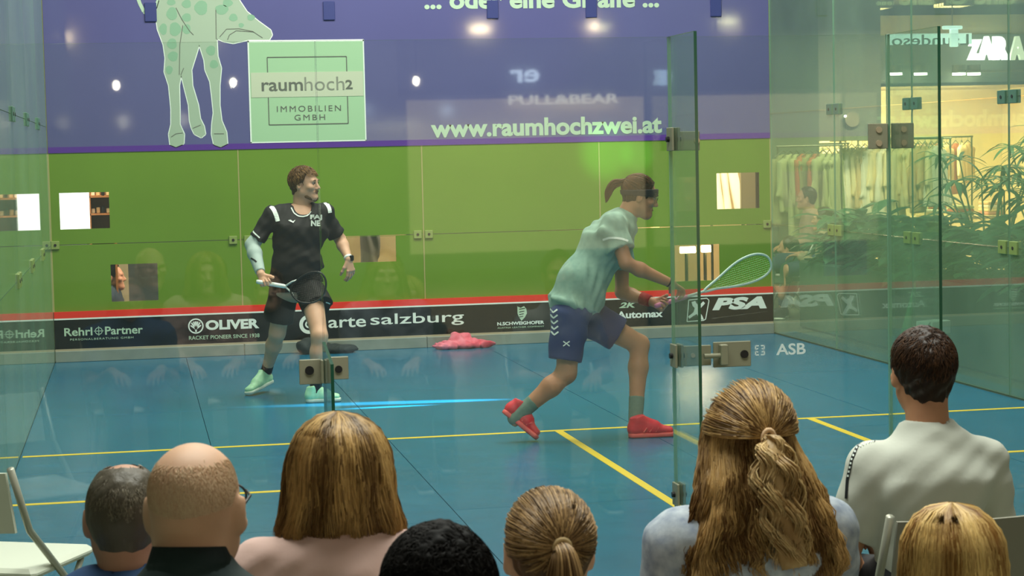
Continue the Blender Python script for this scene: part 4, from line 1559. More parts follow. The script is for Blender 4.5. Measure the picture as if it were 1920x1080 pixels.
def tail_strands(p0, path, m, par, n=500, w0=.012, w1=.035, seed=1, r=.0014, wave=.0, wf=50, name='ponytail', seg=14, end=.006):
    """bundle of strands along a path from the tie"""
    rng = np.random.default_rng(seed)
    path = np.array(path, float)
    M_ = seg
    t = np.linspace(0, 1, M_)
    ip = np.stack([np.interp(t, np.linspace(0, 1, len(path)), path[:, i]) for i in range(3)], 1)
    for _ in range(2):
        ip[1:-1] = (ip[:-2] + ip[1:-1] * 2 + ip[2:]) / 4
    T = np.gradient(ip, axis=0)
    T /= np.linalg.norm(T, axis=1)[:, None]
    a = np.array([.2, 1, .1])
    U = np.cross(T, a)
    U /= np.linalg.norm(U, axis=1)[:, None]
    Wv = np.cross(T, U)
    rad = np.interp(t, [0, .08, .45, .8, 1], [w0, w0 * 1.2, w1, w1 * .8, end])
    an = rng.random(n) * 6.28
    rr = np.sqrt(rng.random(n))
    ph = rng.random(n) * 1.2 + np.round(an) * 1.9
    stop = 1 - rng.random(n) * .18
    G = []
    for j in range(M_):
        tj = t[j] * stop
        cpt = np.stack([np.interp(tj, t, ip[:, i]) for i in range(3)], 1)
        rj = np.interp(tj, t, rad)
        Uj, Wj = U[j], Wv[j]
        wv = wave * np.sin(wf * tj + ph) * min(1, t[j] * 3)
        wv2 = wave * np.cos(wf * tj + ph) * min(1, t[j] * 3)
        G.append(cpt + (rj * rr * np.cos(an) + wv)[:, None] * Uj + (rj * rr * np.sin(an) + wv2)[:, None] * Wj)
    core = tube(ip, rad * .8, 12)
    q = obj(name, core, m, par, smooth=True, tone=np.full(len(core[0]), .3))
    put_strands(np.stack(G, 1), r * (.7 + .6 * rng.random(n)), m, q, name='tail_strands', rng=rng)
    return q


def chair(loc, rot, label, m_seat, m_frame, group='white folding chairs of the audience'):
    """folding chair: origin on the floor under the seat, facing +y before rotation"""
    q = empty('folding_chair', loc, label, 'chair', group)
    q.rotation_euler = (0, 0, rot)

    def o(name, vf, m, smooth=False):
        me = bpy.data.meshes.new(name)
        me.from_pydata(np.array(vf[0], float).tolist(), [], [tuple(map(int, t)) for t in vf[1]])
        me.materials.append(m)
        x = bpy.data.objects.new(name, me)
        COL.objects.link(x)
        x.parent = q
        if smooth: me.polygons.foreach_set('use_smooth', np.ones(len(me.polygons), bool))
    o('seat', bbox(-.22, .22, -.20, .23, .430, .465, .014), m_seat)
    # backrest: curved panel between the posts
    V, F = [], []
    for i in range(9):
        x = -.205 + .41 * i / 8
        y = -.305 - .03 * math.cos((x / .205) * PI / 2)
        for z, dy in ((.60, .02), (.80, -.03)):
            V += [(x, y + dy, z), (x, y + dy + .014, z)]
    for i in range(8):
        a = i * 4
        F += [(a, a + 4, a + 6, a + 2), (a + 1, a + 3, a + 7, a + 5), (a + 2, a + 6, a + 7, a + 3), (a, a + 1, a + 5, a + 4)]
    F += [(0, 2, 3, 1), (32, 33, 35, 34)]
    o('backrest', (V, F), m_seat)
    for s_ in (-1, 1):
        o('leg', tube([(s_ * .225, .20, 0), (s_ * .225, .02, .38), (s_ * .225, -.23, .60), (s_ * .225, -.335, .815)], [.012] * 4, 8), m_frame, True)
        o('leg', tube([(s_ * .20, -.26, 0), (s_ * .20, .0, .25), (s_ * .20, .16, .43)], [.011] * 3, 8), m_frame, True)
    o('crossbar', tube([(-.225, .16, .08), (.225, .16, .08)], [.009, .009], 8), m_frame, True)
    o('crossbar', tube([(-.20, -.22, .06), (.20, -.22, .06)], [.009, .009], 8), m_frame, True)
    return q


m_chair = mat('chair_white', srgb(226, 232, 214), .45)
m_chairg = mat('chair_grey', srgb(146, 144, 130), .45)
m_chairf = mat('chair_frame', srgb(176, 178, 162), .35, metal=.4)
m_jeans = mat('trousers_blue', srgb(44, 54, 78), .8, noise=.12, scale=30)
m_trd = mat('trousers_dark', srgb(30, 32, 36), .8, noise=.12, scale=30)
m_shoed = mat('shoe_dark', srgb(30, 28, 28), .5)


def spectator(u, v, Y, k, yaw, label, skinm, shirtm, trousers=None, sw=.175, sleeve='long', lean=0, head_tilt=0, head_pitch=0, collar=False, inf=.014, drop=.15,
              tk=1.0, folds=.004, extra=None, name='person', ears=True, chairm=None, chair_label=None, seatz=FZ, shz=.0, nr=.056, hq=1.0, elb=.045, ak=None):
    ak = ak or tk
    """seated onlooker seen from behind; (u, v) is where the middle of the head shows, at depth Y"""
    hc = P(u, v, Y)
    s, f, up = frame((math.sin(yaw), math.cos(yaw), 0))
    seat = seatz + .465
    base = np.array([hc[0], hc[1] - .02, seatz])
    q = empty(name, base, label, 'person')
    nb = hc - f * .045 - up * drop + s * lean * .2
    pel = np.array([hc[0] + lean * .5 * s[0], hc[1] - .03, seat + .115 * tk])
    T = nb[2] - pel[2]
    wai = bez(pel, nb, .32) - f * .015
    che = bez(pel, nb, .70) - f * .02
    shR = nb + s * sw - up * (.055 + shz) + f * .01
    shL = nb - s * sw - up * (.055 + shz) + f * .01
    F = Field(base + [-.42, -.33, .0], [base[0] + .42, base[1] + .66, nb[2] + .12], .014 * hq)
    torso_fields(F, pel, wai, che, nb, shR, shL, s, s, k=tk)
    arms, legs = [], []
    for sg, sh_ in ((1, shR), (-1, shL)):
        el = sh_ + s * sg * elb - up * .27 + f * .05
        wr = pel + s * sg * .13 + f * .25 + up * .085
        arm_fields(F, sh_, el, wr, k=.95 * ak)
        arms.append((sg, sh_, el, wr))
        hip = pel + s * sg * .09 - up * .02
        kn = np.array([*(hip + f * .43 + s * sg * .03)[:2], seatz + .50])
        an = np.array([*(kn + f * .02)[:2], seatz + .10])
        leg_fields(F, hip, kn, an)
        legs.append((sg, hip, kn, an))
    body = F.mesh()
    hf = unit(f * math.cos(head_pitch) + up * math.sin(head_pitch))
    hu = unit(np.cross(np.cross(hf, up + s * head_tilt), hf) * 1.0)
    hu = unit(up + s * head_tilt - hf * np.dot(up + s * head_tilt, hf))
    hd = head_mesh(hc, hf, hu, k, nb - up * .03, ears=ears, nr=nr, h=.0048 * hq)
    hands = [hand_mesh(wr, f * .9 - s * sg * .35 - up * .15, -up, -s * sg, (.25, .35, .3), arm=el, h=.0062 * hq) for sg, sh_, el, wr in arms]
    obj('body', joinq(body, hd, *hands), skinm, q, smooth=True)
    # shirt
    F = Field(base + [-.44, -.34, .35], [base[0] + .44, base[1] + .45, nb[2] + .10], .0095 * hq)
    torso_fields(F, pel + up * .0, wai, che, nb, shR, shL, s, s, inf=inf, k=tk)
    for sg, sh_, el, wr in arms:
        if sleeve == 'long':
            F.cap(sh_, el, (.058 * ak + inf), .046 + inf, .03)
            F.cap(el, bez(el, wr, .93), .046 + inf, .032 + inf, .03, flat=True)
        else:
            e2 = bez(sh_, el, .68)
            F.cap(sh_, e2, .054 * ak + inf, .049 + inf * .7, .018, flat=True)
    F.slab(nb + f * .008 - up * .06, nb + f * .02 + up * (.022 if not collar else .05), s, .085, .080, .062, .060, .03, flat=True)
    if folds:
        F.folds(folds * .45, 82, [(s[0], s[1], .8), (-.8 * s[0], -.8 * s[1], 1)], 2.0)
        F.folds(folds, 34, [(s[0], s[1], .5), (.4 * s[0], .4 * s[1], 1), (-s[0], -s[1], .7)], 1.2)
    neck_c = nb + up * .03
    F.cap(nb - up * .02, nb + up * .09 + f * .01, .052 * k, .054 * k, 0, op='cut')
    obj('shirt', F.mesh(), shirtm, q, smooth=True)
    if collar:
        V, Fc = [], []
        n = 28
        for i in range(n):
            a = 2 * PI * i / n
            rx, ry = .064, .064
            o_ = s * math.cos(a) * rx + f * math.sin(a) * ry
            zz = .012 * -math.sin(a)
            V += [nb + up * (.010 + zz) + o_ * 1.12, nb + up * (.056 + zz) + o_ * 1.02, nb + up * (.055 + zz) + o_ * .95, nb + up * (.008 + zz) + o_ * 1.28]
        for i in range(n):
            a, b = i * 4, ((i + 1) % n) * 4
            Fc += [(a, b, b + 1, a + 1), (a + 1, b + 1, b + 2, a + 2), (a + 3, a + 1, b + 1, b + 3)]
        obj('collar', (V, Fc), shirtm, q, smooth=True)
    # trousers and shoes
    F = Field(base + [-.40, -.26, .05], [base[0] + .40, base[1] + .68, pel[2] + .16], .014 * hq)
    F.slab(pel - up * .03, pel + up * .09, s, .172 * tk, .12 * tk, .16 * tk, .115 * tk, .04, flat=True)
    for sg, hip, kn, an in legs:
        F.cap(hip, kn, .098, .070, .04)
        F.cap(kn, bez(kn, an, .95), .070, .058, .03, flat=True)
    F.plane((0, 0, seat + .001), (0, 0, -1)) if False else None
    obj('trousers', F.mesh(), trousers or m_jeans, q, smooth=True)
    for sg, hip, kn, an in legs:
        hl = np.array([*(an - f * .07)[:2], seatz + .001])
        up_, so_, lc_ = shoe_meshes(hl, hl + f * .27, (0, 0, 1), h=.01)
        sh_o = obj('shoe', up_, m_shoed, q, smooth=True)
        obj('sole', so_, m_chair, sh_o, smooth=True)
    chair((pel[0], pel[1] + .02, seatz), -yaw, chair_label, chairm or m_chair, m_chairf) if chair_label else None
    return q, hc, s, hf, hu, nb, shR, shL, arms
# ================================================================== PLAYERS
from mathutils.bvhtree import BVHTree


def PF(u, v, z=0.0):
    d = CR * (u - 960) / FOC - CU * (v - 540) / FOC + CF
    return CAM + d * (z - CAM[2]) / d[2]


def decal(name, target, pts, faces, m, off=.003, parent=None, smooth=False, Y=None, sub=0):
    """flat print laid onto the surface of a garment: photo-measured outline points dropped onto the mesh"""
    me = target.data
    org = Vector(wloc(target))
    bv = BVHTree.FromPolygons([v.co + org for v in me.vertices], [tuple(p.vertices) for p in me.polygons])
    V = []
    last = None
    for (u, v) in pts:
        d = Vector(CR * (u - 960) / FOC - CU * (v - 540) / FOC + CF).normalized()
        h = bv.ray_cast(Vector(CAM), d)
        if h[0] is None:
            g = (last - Vector(CAM)).length if last else float(np.linalg.norm(np.mean([v_.co[:] for v_ in me.vertices], axis=0) + np.array(org) - CAM)) - .12
            h = bv.find_nearest(Vector(CAM) + d * g)
        last = h[0]
        V.append(np.array(h[0] - d * off))
    return obj(name, (V, faces), m, parent or target, smooth=smooth)


def strip_px(pts, w):
    pts = np.array(pts, float)
    n = len(pts)
    T = np.gradient(pts, axis=0)
    T /= np.linalg.norm(T, axis=1)[:, None]
    N_ = np.stack([-T[:, 1], T[:, 0]], 1) * np.reshape(w, (-1, 1)) / 2
    V = []
    for i in range(n):
        V += [pts[i] + N_[i], pts[i], pts[i] - N_[i]]
    F = []
    for i in range(n - 1):
        a = i * 3
        F += [(a, a + 1, a + 4, a + 3), (a + 1, a + 2, a + 5, a + 4)]
    return V, F


def densify(pts, n):
    pts = np.array(pts, float)
    d = np.r_[0, np.cumsum(np.linalg.norm(np.diff(pts, axis=0), axis=1))]
    t = np.linspace(0, d[-1], n)
    return np.stack([np.interp(t, d, pts[:, i]) for i in range(pts.shape[1])], 1)


def text_px(s, u0, u1, v0, v1, bold=.03):
    v, f = text_mesh(s, 0, 1, 0, 1, 0, 0, bold=bold)
    keep = [t for t in f if len(set(t)) > 2]
    return [(u0 + (u1 - u0) * a[0], v1 - (v1 - v0) * a[2]) for a in v], keep


def racket(butt, throat, outline, m_grip, m_frame, m_tip, m_str, label, rr=.0065, cat='racket'):
    """butt and throat points, outline = closed list of head points (first = throat side)"""
    butt, throat = np.array(butt), np.array(throat)
    q = empty('squash_racket', butt, label, cat)
    ax = unit(throat - butt)
    gl = butt + ax * .20
    obj('grip', tube(densify([butt, butt + ax * .01, gl, gl + ax * .01], 12), [.012] + [.0148] * 10 + [.011], 12), m_grip, q, smooth=True)
    obj('shaft', tube([gl, throat], [.0095, .008], 10), m_frame, q, smooth=True)
    O_ = np.array(outline)
    n = len(O_)
    # smooth closed outline
    t = np.linspace(0, n, 60, endpoint=False)
    sm = []
    for x in t:
        i = int(x)
        fr_ = x - i
        p0, p1, p2, p3 = O_[(i - 1) % n], O_[i % n], O_[(i + 1) % n], O_[(i + 2) % n]
        sm.append(.5 * ((2 * p1) + (-p0 + p2) * fr_ + (2 * p0 - 5 * p1 + 4 * p2 - p3) * fr_ ** 2 + (-p0 + 3 * p1 - 3 * p2 + p3) * fr_ ** 3))
    sm = np.array(sm)
    obj('frame', tube(sm, rr, 8, closed=True), m_frame, q, smooth=True)
    if m_tip is not None:
        obj('frame_tip', tube(sm[18:43], rr * 1.08, 8), m_tip, q, smooth=True)
    c = sm.mean(0)
    a = unit(ax)
    nrm = unit(np.cross(sm[15] - c, sm[30] - c))
    b = unit(np.cross(nrm, a))
    a = unit(np.cross(b, nrm))
    L2 = np.stack([(sm - c) @ a, (sm - c) @ b], 1)
    parts = []
    for k in (0, 1):
        lo, hi = L2[:, 1 - k].min(), L2[:, 1 - k].max()
        for x in np.arange(lo + .008, hi - .004, .0125 if k == 0 else .014):
            hits = []
            for i in range(len(L2)):
                p, r = L2[i], L2[(i + 1) % len(L2)]
                if (p[1 - k] - x) * (r[1 - k] - x) < 0:
                    tt = (x - p[1 - k]) / (r[1 - k] - p[1 - k])
                    hits.append(p[k] + (r[k] - p[k]) * tt)
            if len(hits) >= 2:
                e0, e1 = min(hits), max(hits)
                w = (a, b) if k == 0 else (b, a)
                parts.append(tube([c + w[0] * e0 + w[1] * x, c + w[0] * e1 + w[1] * x], [.0011] * 2, 3, cap=False))
    if parts:
        obj('strings', join(*parts), m_str, q, kind='stuff')
    return q


m_shirtk = mat('shirt_black', srgb(20, 22, 24), .75, bump=.2, bscale=25)
m_shortk = mat('shorts_black', srgb(12, 13, 15), .7, bump=.2, bscale=25)
m_armsl = mat('arm_sleeve', srgb(176, 196, 190), .7, noise=.05, scale=30)
m_sock = mat('sock_dark', srgb(34, 36, 42), .85)
m_shoel = mat('shoe_mint', srgb(186, 240, 196), .45, noise=.10, scale=40)
m_sole = mat('sole_white', srgb(220, 236, 222), .5)
m_hairb = hair_mat('hair_sandy', srgb(74, 50, 26), srgb(158, 118, 66), 40)
m_blackp = mat('print_black', srgb(20, 22, 28), .5)

# ---------------- player in black
Yt = 6.5
p1 = empty('person', PF(545, 750), 'squash player in black shirt and shorts with a white arm sleeve, looking right', 'person')
hc = P(571, 346, Yt)
hf = unit((.86, -.50, -.04))
s1, f1, u1 = frame(hf)
nb = P(565, 389, Yt + .02)
shR, shL = P(513, 404, Yt), P(606, 401, Yt + .05)
che, wai, pel = P(562, 428, Yt), P(556, 488, Yt), P(555, 538, Yt + .03)
side = unit(shR - shL)
elR, wrR = P(473, 459, Yt - .02), P(489, 514, Yt - .22)
elL, wrL = P(638, 449, Yt + .10), P(654, 486, Yt - .05)
hipR, hipL = P(532, 548, Yt + .08), P(583, 550, Yt - .02)
knR, knL = P(520, 624, Yt + .14), P(599, 630, Yt - .30)
anR, anL = P(500, 694, Yt + .42), P(592, 727, Yt - .28)
F = Field(np.minimum.reduce([elR, anR, pel, wrL, anL]) - [.16, .3, .16], np.maximum.reduce([elL, nb, anR, wrL, shL]) + [.16, .3, .16], .010)
torso_fields(F, pel, wai, che, nb, shR, shL, side, side, k=1.02)
arm_fields(F, shR, elR, wrR)
arm_fields(F, shL, elL, wrL)
leg_fields(F, hipR, knR, anR)
leg_fields(F, hipL, knL, anL)
F.cap(anR, anR + [.0, .03, -.07], .036, .03, .02)
F.cap(anL, anL + [-.01, 0, -.06], .036, .03, .02)
body = F.mesh()
hd = head_mesh(hc, f1, u1, 1.0, nb - np.array([0, 0, .02]), h=.0042, nr=.058)
gdir = unit(P(520, 534, Yt - .28) - P(500, 541, Yt - .26))
hR = hand_mesh(wrR, P(500, 536, Yt - .26) - wrR, (0, -1, .1), gdir, (1.0, 1.3, .8), arm=elR, h=.0031, thumb=.8, tcurl=.5)
hL = hand_mesh(wrL, P(660, 520, Yt - .06) - wrL, (-.6, .8, 0), (-.55, -.8, -.1), (.30, .45, .35), arm=elL, h=.0031, spread=.08)
b1 = obj('body', joinq(body, hd, hR, hL), sk_b, p1, smooth=True)
# shirt
F = Field(np.minimum.reduce([elR, pel]) - [.12, .25, .08], np.maximum.reduce([elL, nb]) + [.12, .22, .10], .007)
torso_fields(F, pel + [0, 0, .02], wai, che, nb, shR, shL, side, side, inf=.019, k=1.04)
F.slab(wai, pel + [0, 0, .00], side, .155, .115, .172, .128, .04, flat=True)
for a_, b_ in ((shR, elR), (shL, elL)):
    F.cap(a_, bez(a_, b_, .80), .062, .064, .03, flat=True)
F.slab(nb - [0, 0, .06], nb + [0, 0, .012], side, .10, .085, .072, .068, .03, flat=True)
F.folds(.006, 26, [(1, 0, .9), (.3, 0, 1), (-1, 0, .8)])
F.folds(.0028, 76, [(1, .1, .7), (-1, .3, .9)], 2.2)
F.cap(nb + [0, -.030, -.005], nb + [0, 0, .12], .070, .085, .01, op='cut')
F.ell(nb + [0.005, -.090, .005], (.062, .07, .058), None, .01, op='cut')
F.plane(P(558, 533, Yt), (0.05, 0, -1))
t1 = obj('shirt', F.mesh(), m_shirtk, p1, smooth=True)
# shorts
F = Field(np.minimum(knR, pel) - [.2, .3, .05], np.maximum(knL, pel) + [.2, .3, .12], .008)
F.slab(pel + [0, 0, .06], pel - [0, 0, .03], side, .165, .125, .175, .13, .04, flat=True)
F.cap(hipR, P(521, 603, Yt + .12), .108, .104, .03, flat=True)
F.cap(hipL, P(595, 577, Yt - .12), .110, .112, .04, flat=True)
F.folds(.005, 32, [(1, 0, .2), (.6, 0, 1)])
sh1 = obj('shorts', F.mesh(), m_shortk, p1, smooth=True)
# compression sleeve
F = Field(np.minimum(elR, wrR) - .12, np.maximum(shR, wrR) + .12, .006)
F.cap(bez(shR, elR, .68), elR, .050, .049, .02)
m_ = bez(elR, wrR, .3)
F.cap(elR, m_, .048, .050, .02)
F.cap(m_, bez(elR, wrR, .93), .050, .035, .02, flat=True)
asl = obj('arm_sleeve', F.mesh(), m_armsl, p1, smooth=True, label='white compression sleeve on the racket arm')
decal('sleeve_mark', asl, *strip_px(densify([(470, 484), (476, 487), (481, 491)], 5), 3), m_blackp)
for kn_, an_ in ((knR, anR), (knL, anL)):
    ax = unit(an_ - kn_)
    F = Field(an_ - .14, an_ + .14, .006)
    F.cap(an_ - ax * .07, an_ + ax * .03, .041, .042, .01, flata=True)
    obj('sock', F.mesh(), m_sock, p1, smooth=True)
for hl, to, up_ in ((P(512, 716, 6.98) + [0, 0, .0], PF(462, 743, .0), (-.15, 0, 1)), (PF(572, 755, .0), PF(642, 752, .0), (0, 0, 1))):
    a1, a2, a3 = shoe_meshes(hl, to, up_, h=.005)
    q = obj('shoe', a1, m_shoel, p1, smooth=True)
    obj('sole', a2, m_sole, q, smooth=True)
    obj('laces', a3, m_sole, q)
# face, hair and beard
F = cap_field(hc, f1, u1, 1.0, .012, front=.050, h=.0045, rough=.002, nape=-.08)
obj('hair', F.mesh(), m_hairb, p1, smooth=True, tone=None)
short_strands(hc, f1, u1, 1.0, m_hairb, p1, off=.013, n=1500, ln=.035, seed=5, front=.95, r=.0014, messy=.28, lift=.010)
qh = lambda x, y, z: hc + s1 * x + f1 * y + u1 * z
F = Field(hc - .16, hc + .16, .004)
F.cap(qh(-.042, .035, -.078), qh(-.008, .076, -.099), .018, .020, .012)
F.cap(qh(.042, .035, -.078), qh(.008, .076, -.099), .018, .020, .012)
F.ell(qh(0, .084, -.092), (.023, .019, .019), None, .01)
F.folds(.0012, 700, [(1, .3, .5), (.2, 1, .7)], 3)
F.plane(qh(0, 0, -.070), u1)
obj('beard', F.mesh(), mat('beard_brown', srgb(116, 86, 58), .8, noise=.3, scale=90), p1, smooth=True)
obj('moustache', tube([qh(-.026, .092, -.050), qh(-.012, .101, -.043), qh(.012, .101, -.043), qh(.026, .092, -.050)], [.002, .0042, .0042, .002], 8), MATS['beard_brown'], p1, smooth=True)
obj('mouth', tube([qh(-.020, .094, -.058), qh(0, .099, -.057), qh(.020, .094, -.058)], [.002, .0045, .002], 8), mat('lip', srgb(130, 72, 62), .5), p1, smooth=True)
m_eyew, m_iris = mat('eye_white', srgb(170, 150, 136), .4), mat('eye_iris', srgb(44, 44, 40), .2)
for x in (-.032, .032):
    F = Field(qh(x, .079, .012) - .02, qh(x, .079, .012) + .02, .0025)
    F.ell(qh(x, .079, .012), (.0118,) * 3, None, 0)
    e = obj('eye', F.mesh(), m_eyew, p1, smooth=True)
    obj('iris', disc(qh(x, .0902, .012), f1, .0062, .002, 10), m_iris, e)
    obj('eyebrow', tube([qh(x - .018, .092, .031), qh(x, .099, .036), qh(x + .018, .092, .032)], [.002, .004, .002], 6), MATS['beard_brown'], p1, smooth=True)
# prints on the shirt
decal('shirt_letters', t1, *text_px('FAJ', 581.5, 604, 402.5, 413.5, .05), m_white, off=.016)
decal('shirt_letters', t1, *text_px('NE', 583, 600.5, 413, 424, .05), m_white, off=.016)
decal('shirt_logo', t1, [(540, 413), (545, 411.5), (549, 415), (554, 412), (550, 418), (546, 416)], [(0, 1, 2, 5), (5, 2, 4), (2, 3, 4)], m_white, off=.006)
decal('shoulder_stripe', t1, *strip_px(densify([(508, 386), (514, 394), (518, 404), (521, 415)], 9), 8), m_white, off=.005)
decal('shoulder_stripe', t1, *strip_px(densify([(609, 378), (615, 385), (618, 392), (619, 399)], 7), 7), m_white, off=.005)
decal('neckline', t1, *strip_px(densify([(546, 389), (551, 399), (559, 405), (568, 406), (577, 404), (583, 396)], 14), 2.2), m_white, off=.004)
decal('sleeve_hem', t1, *strip_px(densify([(471, 430), (478, 438), (487, 446)], 8), 2.5), m_white, off=.004)
decal('shorts_mark', sh1, *strip_px(densify([(611, 567), (615, 568), (619, 570)], 3), 2.2), m_white, off=.004)
# wrist band and watch
ax = unit(wrL - elL)
obj('watch_strap', tube([wrL - ax * .022, wrL - ax * .002], [.031, .030], 16), m_white, p1, smooth=True)
wc = wrL - ax * .012 + np.array([.022, -.018, 0])
obj('watch', xform(bbox(-.019, .019, -.008, .008, -.021, .021, .005), rotz(.8), wc), m_dark, p1)
# racket
rh = [P(*t, Yt - y) for t, y in (((545, 541), .30), ((556, 526), .32), ((578, 512), .34), ((600, 511), .36), ((611, 527), .36), ((607, 551), .35), ((590, 566), .34), ((565, 567), .33), ((550, 556), .31))]
dR = unit(P(500, 536, Yt - .26) - wrR)
nR = unit(np.array([0, -1, .1]) - dR * np.dot((0, -1, .1), dR))
hcR = wrR + dR * .084 + nR * .027
thR = P(534, 537, Yt - .285)
rk = racket(hcR - unit(thR - hcR) * .065, thR, rh, m_white, mat('racket_black', srgb(30, 32, 34), .35), mat('racket_dimgrey', srgb(58, 62, 62), .35),
            mat('string_black', srgb(24, 26, 26), .4), 'squash racket with dark head held by the player in black')
fk = [tube([P(534, 537, Yt - .285), P(548, 528, Yt - .31), P(557, 525, Yt - .32)], [.007, .006, .006], 8), tube([P(534, 537, Yt - .285), P(546, 548, Yt - .30), P(551, 557, Yt - .31)], [.007, .006, .006], 8)]
obj('throat', join(*fk), mat('racket_white', srgb(216, 226, 220), .3), rk, smooth=True)

# ---------------- player in mint shirt
m_mint = mat('shirt_mint', srgb(150, 186, 168), .8, col2=srgb(124, 160, 146), scale=20, bump=.25, bscale=18)
m_navy = mat('shorts_navy', srgb(24, 48, 104), .7, noise=.12, scale=8, bump=.2, bscale=25)
m_redsh = mat('shoe_red', srgb(222, 44, 62), .45, noise=.12, scale=30)
m_redso = mat('sole_coral', srgb(240, 96, 92), .5)
m_sockg = mat('sock_grey', srgb(112, 138, 124), .85, noise=.08, scale=60)
m_hairc = hair_mat('hair_chestnut', srgb(44, 26, 12), srgb(118, 78, 40), 40)
Yq = 4.0
p2 = empty('person', PF(1100, 822), 'squash player in mint shirt and navy shorts lunging with a white racket', 'person')
hc = P(1199, 368, Yq)
s2, f2, u2 = frame(unit((.93, -.10, -.30)), (0, 0, 1))
nb = P(1170, 412, Yq + .01)
shR, shL = P(1150, 424, Yq - .17), P(1166, 424, Yq + .18)
che, wai, pel = P(1138, 455, Yq), P(1098, 520, Yq), P(1073, 568, Yq)
side = np.array([0, -1., 0])
elR, wrR = P(1174, 494, Yq - .26), P(1260, 532, Yq - .24)
elL, wrL = P(1166, 548, Yq + .20), P(1224, 566, Yq + .05)
hipR, hipL = P(1070, 592, Yq - .09), P(1092, 588, Yq + .10)
knR, knL = P(1062, 700, Yq - .12), P(1199, 646, Yq + .10)
anR, anL = P(972, 778, Yq - .08), P(1192, 781, Yq - .02)
F = Field(np.minimum.reduce([anR, pel]) - [.16, .42, .14], np.maximum.reduce([wrR, nb]) + [.12, .45, .16], .010)
torso_fields(F, pel, wai, che, nb, shR, shL, side, side)
arm_fields(F, shR, elR, wrR)
arm_fields(F, shL, elL, wrL)
leg_fields(F, hipR, knR, anR, 1.04)
leg_fields(F, hipL, knL, anL, 1.04)
F.cap(anR, anR + [-.02, 0, -.04], .036, .03, .02)
F.cap(anL, P(1196, 800, Yq - .06), .038, .032, .02)
body = F.mesh()
hd = head_mesh(hc, f2, u2, 1.02, nb - np.array([.01, 0, .02]), h=.0042)
hR = hand_mesh(wrR, P(1290, 548, Yq - .16) - wrR, (.3, .5, -1), (.3, .9, .1), (.5, .7, .5), arm=elR, h=.0031, thumb=.7)
hL = hand_mesh(wrL, P(1252, 578, Yq - .02) - wrL, (.1, -.9, .2), (.75, .1, .35), (1.0, 1.25, .8), arm=elL, h=.0031, thumb=.7, tcurl=.5)
b2 = obj('body', joinq(body, hd, hR, hL), sk_c, p2, smooth=True)
F = Field(np.minimum.reduce([pel]) - [.26, .35, .16], np.maximum.reduce([elR, nb]) + [.10, .50, .13], .007)
torso_fields(F, pel, wai, che, nb, shR, shL, side, side, inf=.020, k=1.06)
F.slab(wai, P(1078, 570, Yq), side, .175, .140, .19, .158, .05, flat=True)
for a_, b_, r_ in ((shR, elR, .63), (shL, elL, .63)):
    F.cap(a_, bez(a_, b_, r_), .070, .078, .03, flat=True)
F.slab(nb - unit(nb - che) * .06, nb + unit(nb - che) * .03, side, .095, .085, .066, .062, .03, flat=True)
F.folds(.006, 26, [(.6, .1, 1), (1, .3, .6), (.2, 0, 1)])
F.folds(.003, 80, [(1, .1, -.5), (1, .3, -.2)], 2.2)
F.cap(nb, nb + unit(hc - nb) * .12, .058, .062, 0, op='cut')
t2 = obj('shirt', F.mesh(), m_mint, p2, smooth=True)
V, Fc = [], []
cd = unit(nb - che)
cs = np.array([0, -1., 0])
cf_ = unit(np.cross(cs, cd))
for i in range(24):
    a = 2 * PI * i / 24
    o_ = (cs * math.cos(a) + cf_ * math.sin(a)) * .064
    V += [nb + cd * .012 + o_ * 1.18, nb + cd * .050 + o_ * 1.02, nb + cd * .050 + o_ * .96]
for i in range(24):
    a, b = i * 3, (i + 1) % 24 * 3
    Fc += [(a, b, b + 1, a + 1), (a + 1, b + 1, b + 2, a + 2)]
obj('collar', (V, Fc), m_mint, p2, smooth=True)
decal('sleeve_hem', t2, *strip_px(densify([(1130, 450), (1142, 446), (1155, 446), (1168, 448), (1178, 452)], 14), 4), m_white, off=.004)
F = Field(np.minimum.reduce([knR, pel]) - [.25, .32, .05], np.maximum(knL, pel) + [.12, .32, .14], .008)
F.slab(bez(pel, wai, .12), pel, side, .165, .125, .175, .135, .04, flata=True)
F.cap(hipR, P(1059, 676, Yq - .12), .118, .098, .04, flat=True)
F.cap(hipL, P(1158, 626, Yq + .08), .116, .104, .05, flat=True)
F.folds(.005, 28, [(1, 0, .2), (.6, 0, 1)])
sh2 = obj('shorts', F.mesh(), m_navy, p2, smooth=True)
for i in range(5):
    u0, v0 = 1036 + i * .5, 583 + i * 10.5
    decal('chevron', sh2, *strip_px(densify([(u0 - 5, v0 - 4), (u0 + 1, v0 + 3), (u0 + 9, v0 - 3)], 7), 3), m_white, off=.005)
decal('shorts_logo', sh2, *strip_px(densify([(1056, 640), (1062, 644), (1068, 640)], 5), 2.2), m_white, off=.005)
decal('shorts_logo', sh2, *strip_px(densify([(1056, 649), (1062, 644), (1068, 649)], 5), 2.2), m_white, off=.006)
for kn_, an_ in ((knR, anR), (knL, anL)):
    ax = unit(an_ - kn_)
    F = Field(an_ - .22, an_ + .14, .006)
    F.cap(an_ - ax * .12, an_ + ax * .03, .048, .043, .01, flata=True)
    obj('sock', F.mesh(), m_sockg, p2, smooth=True)
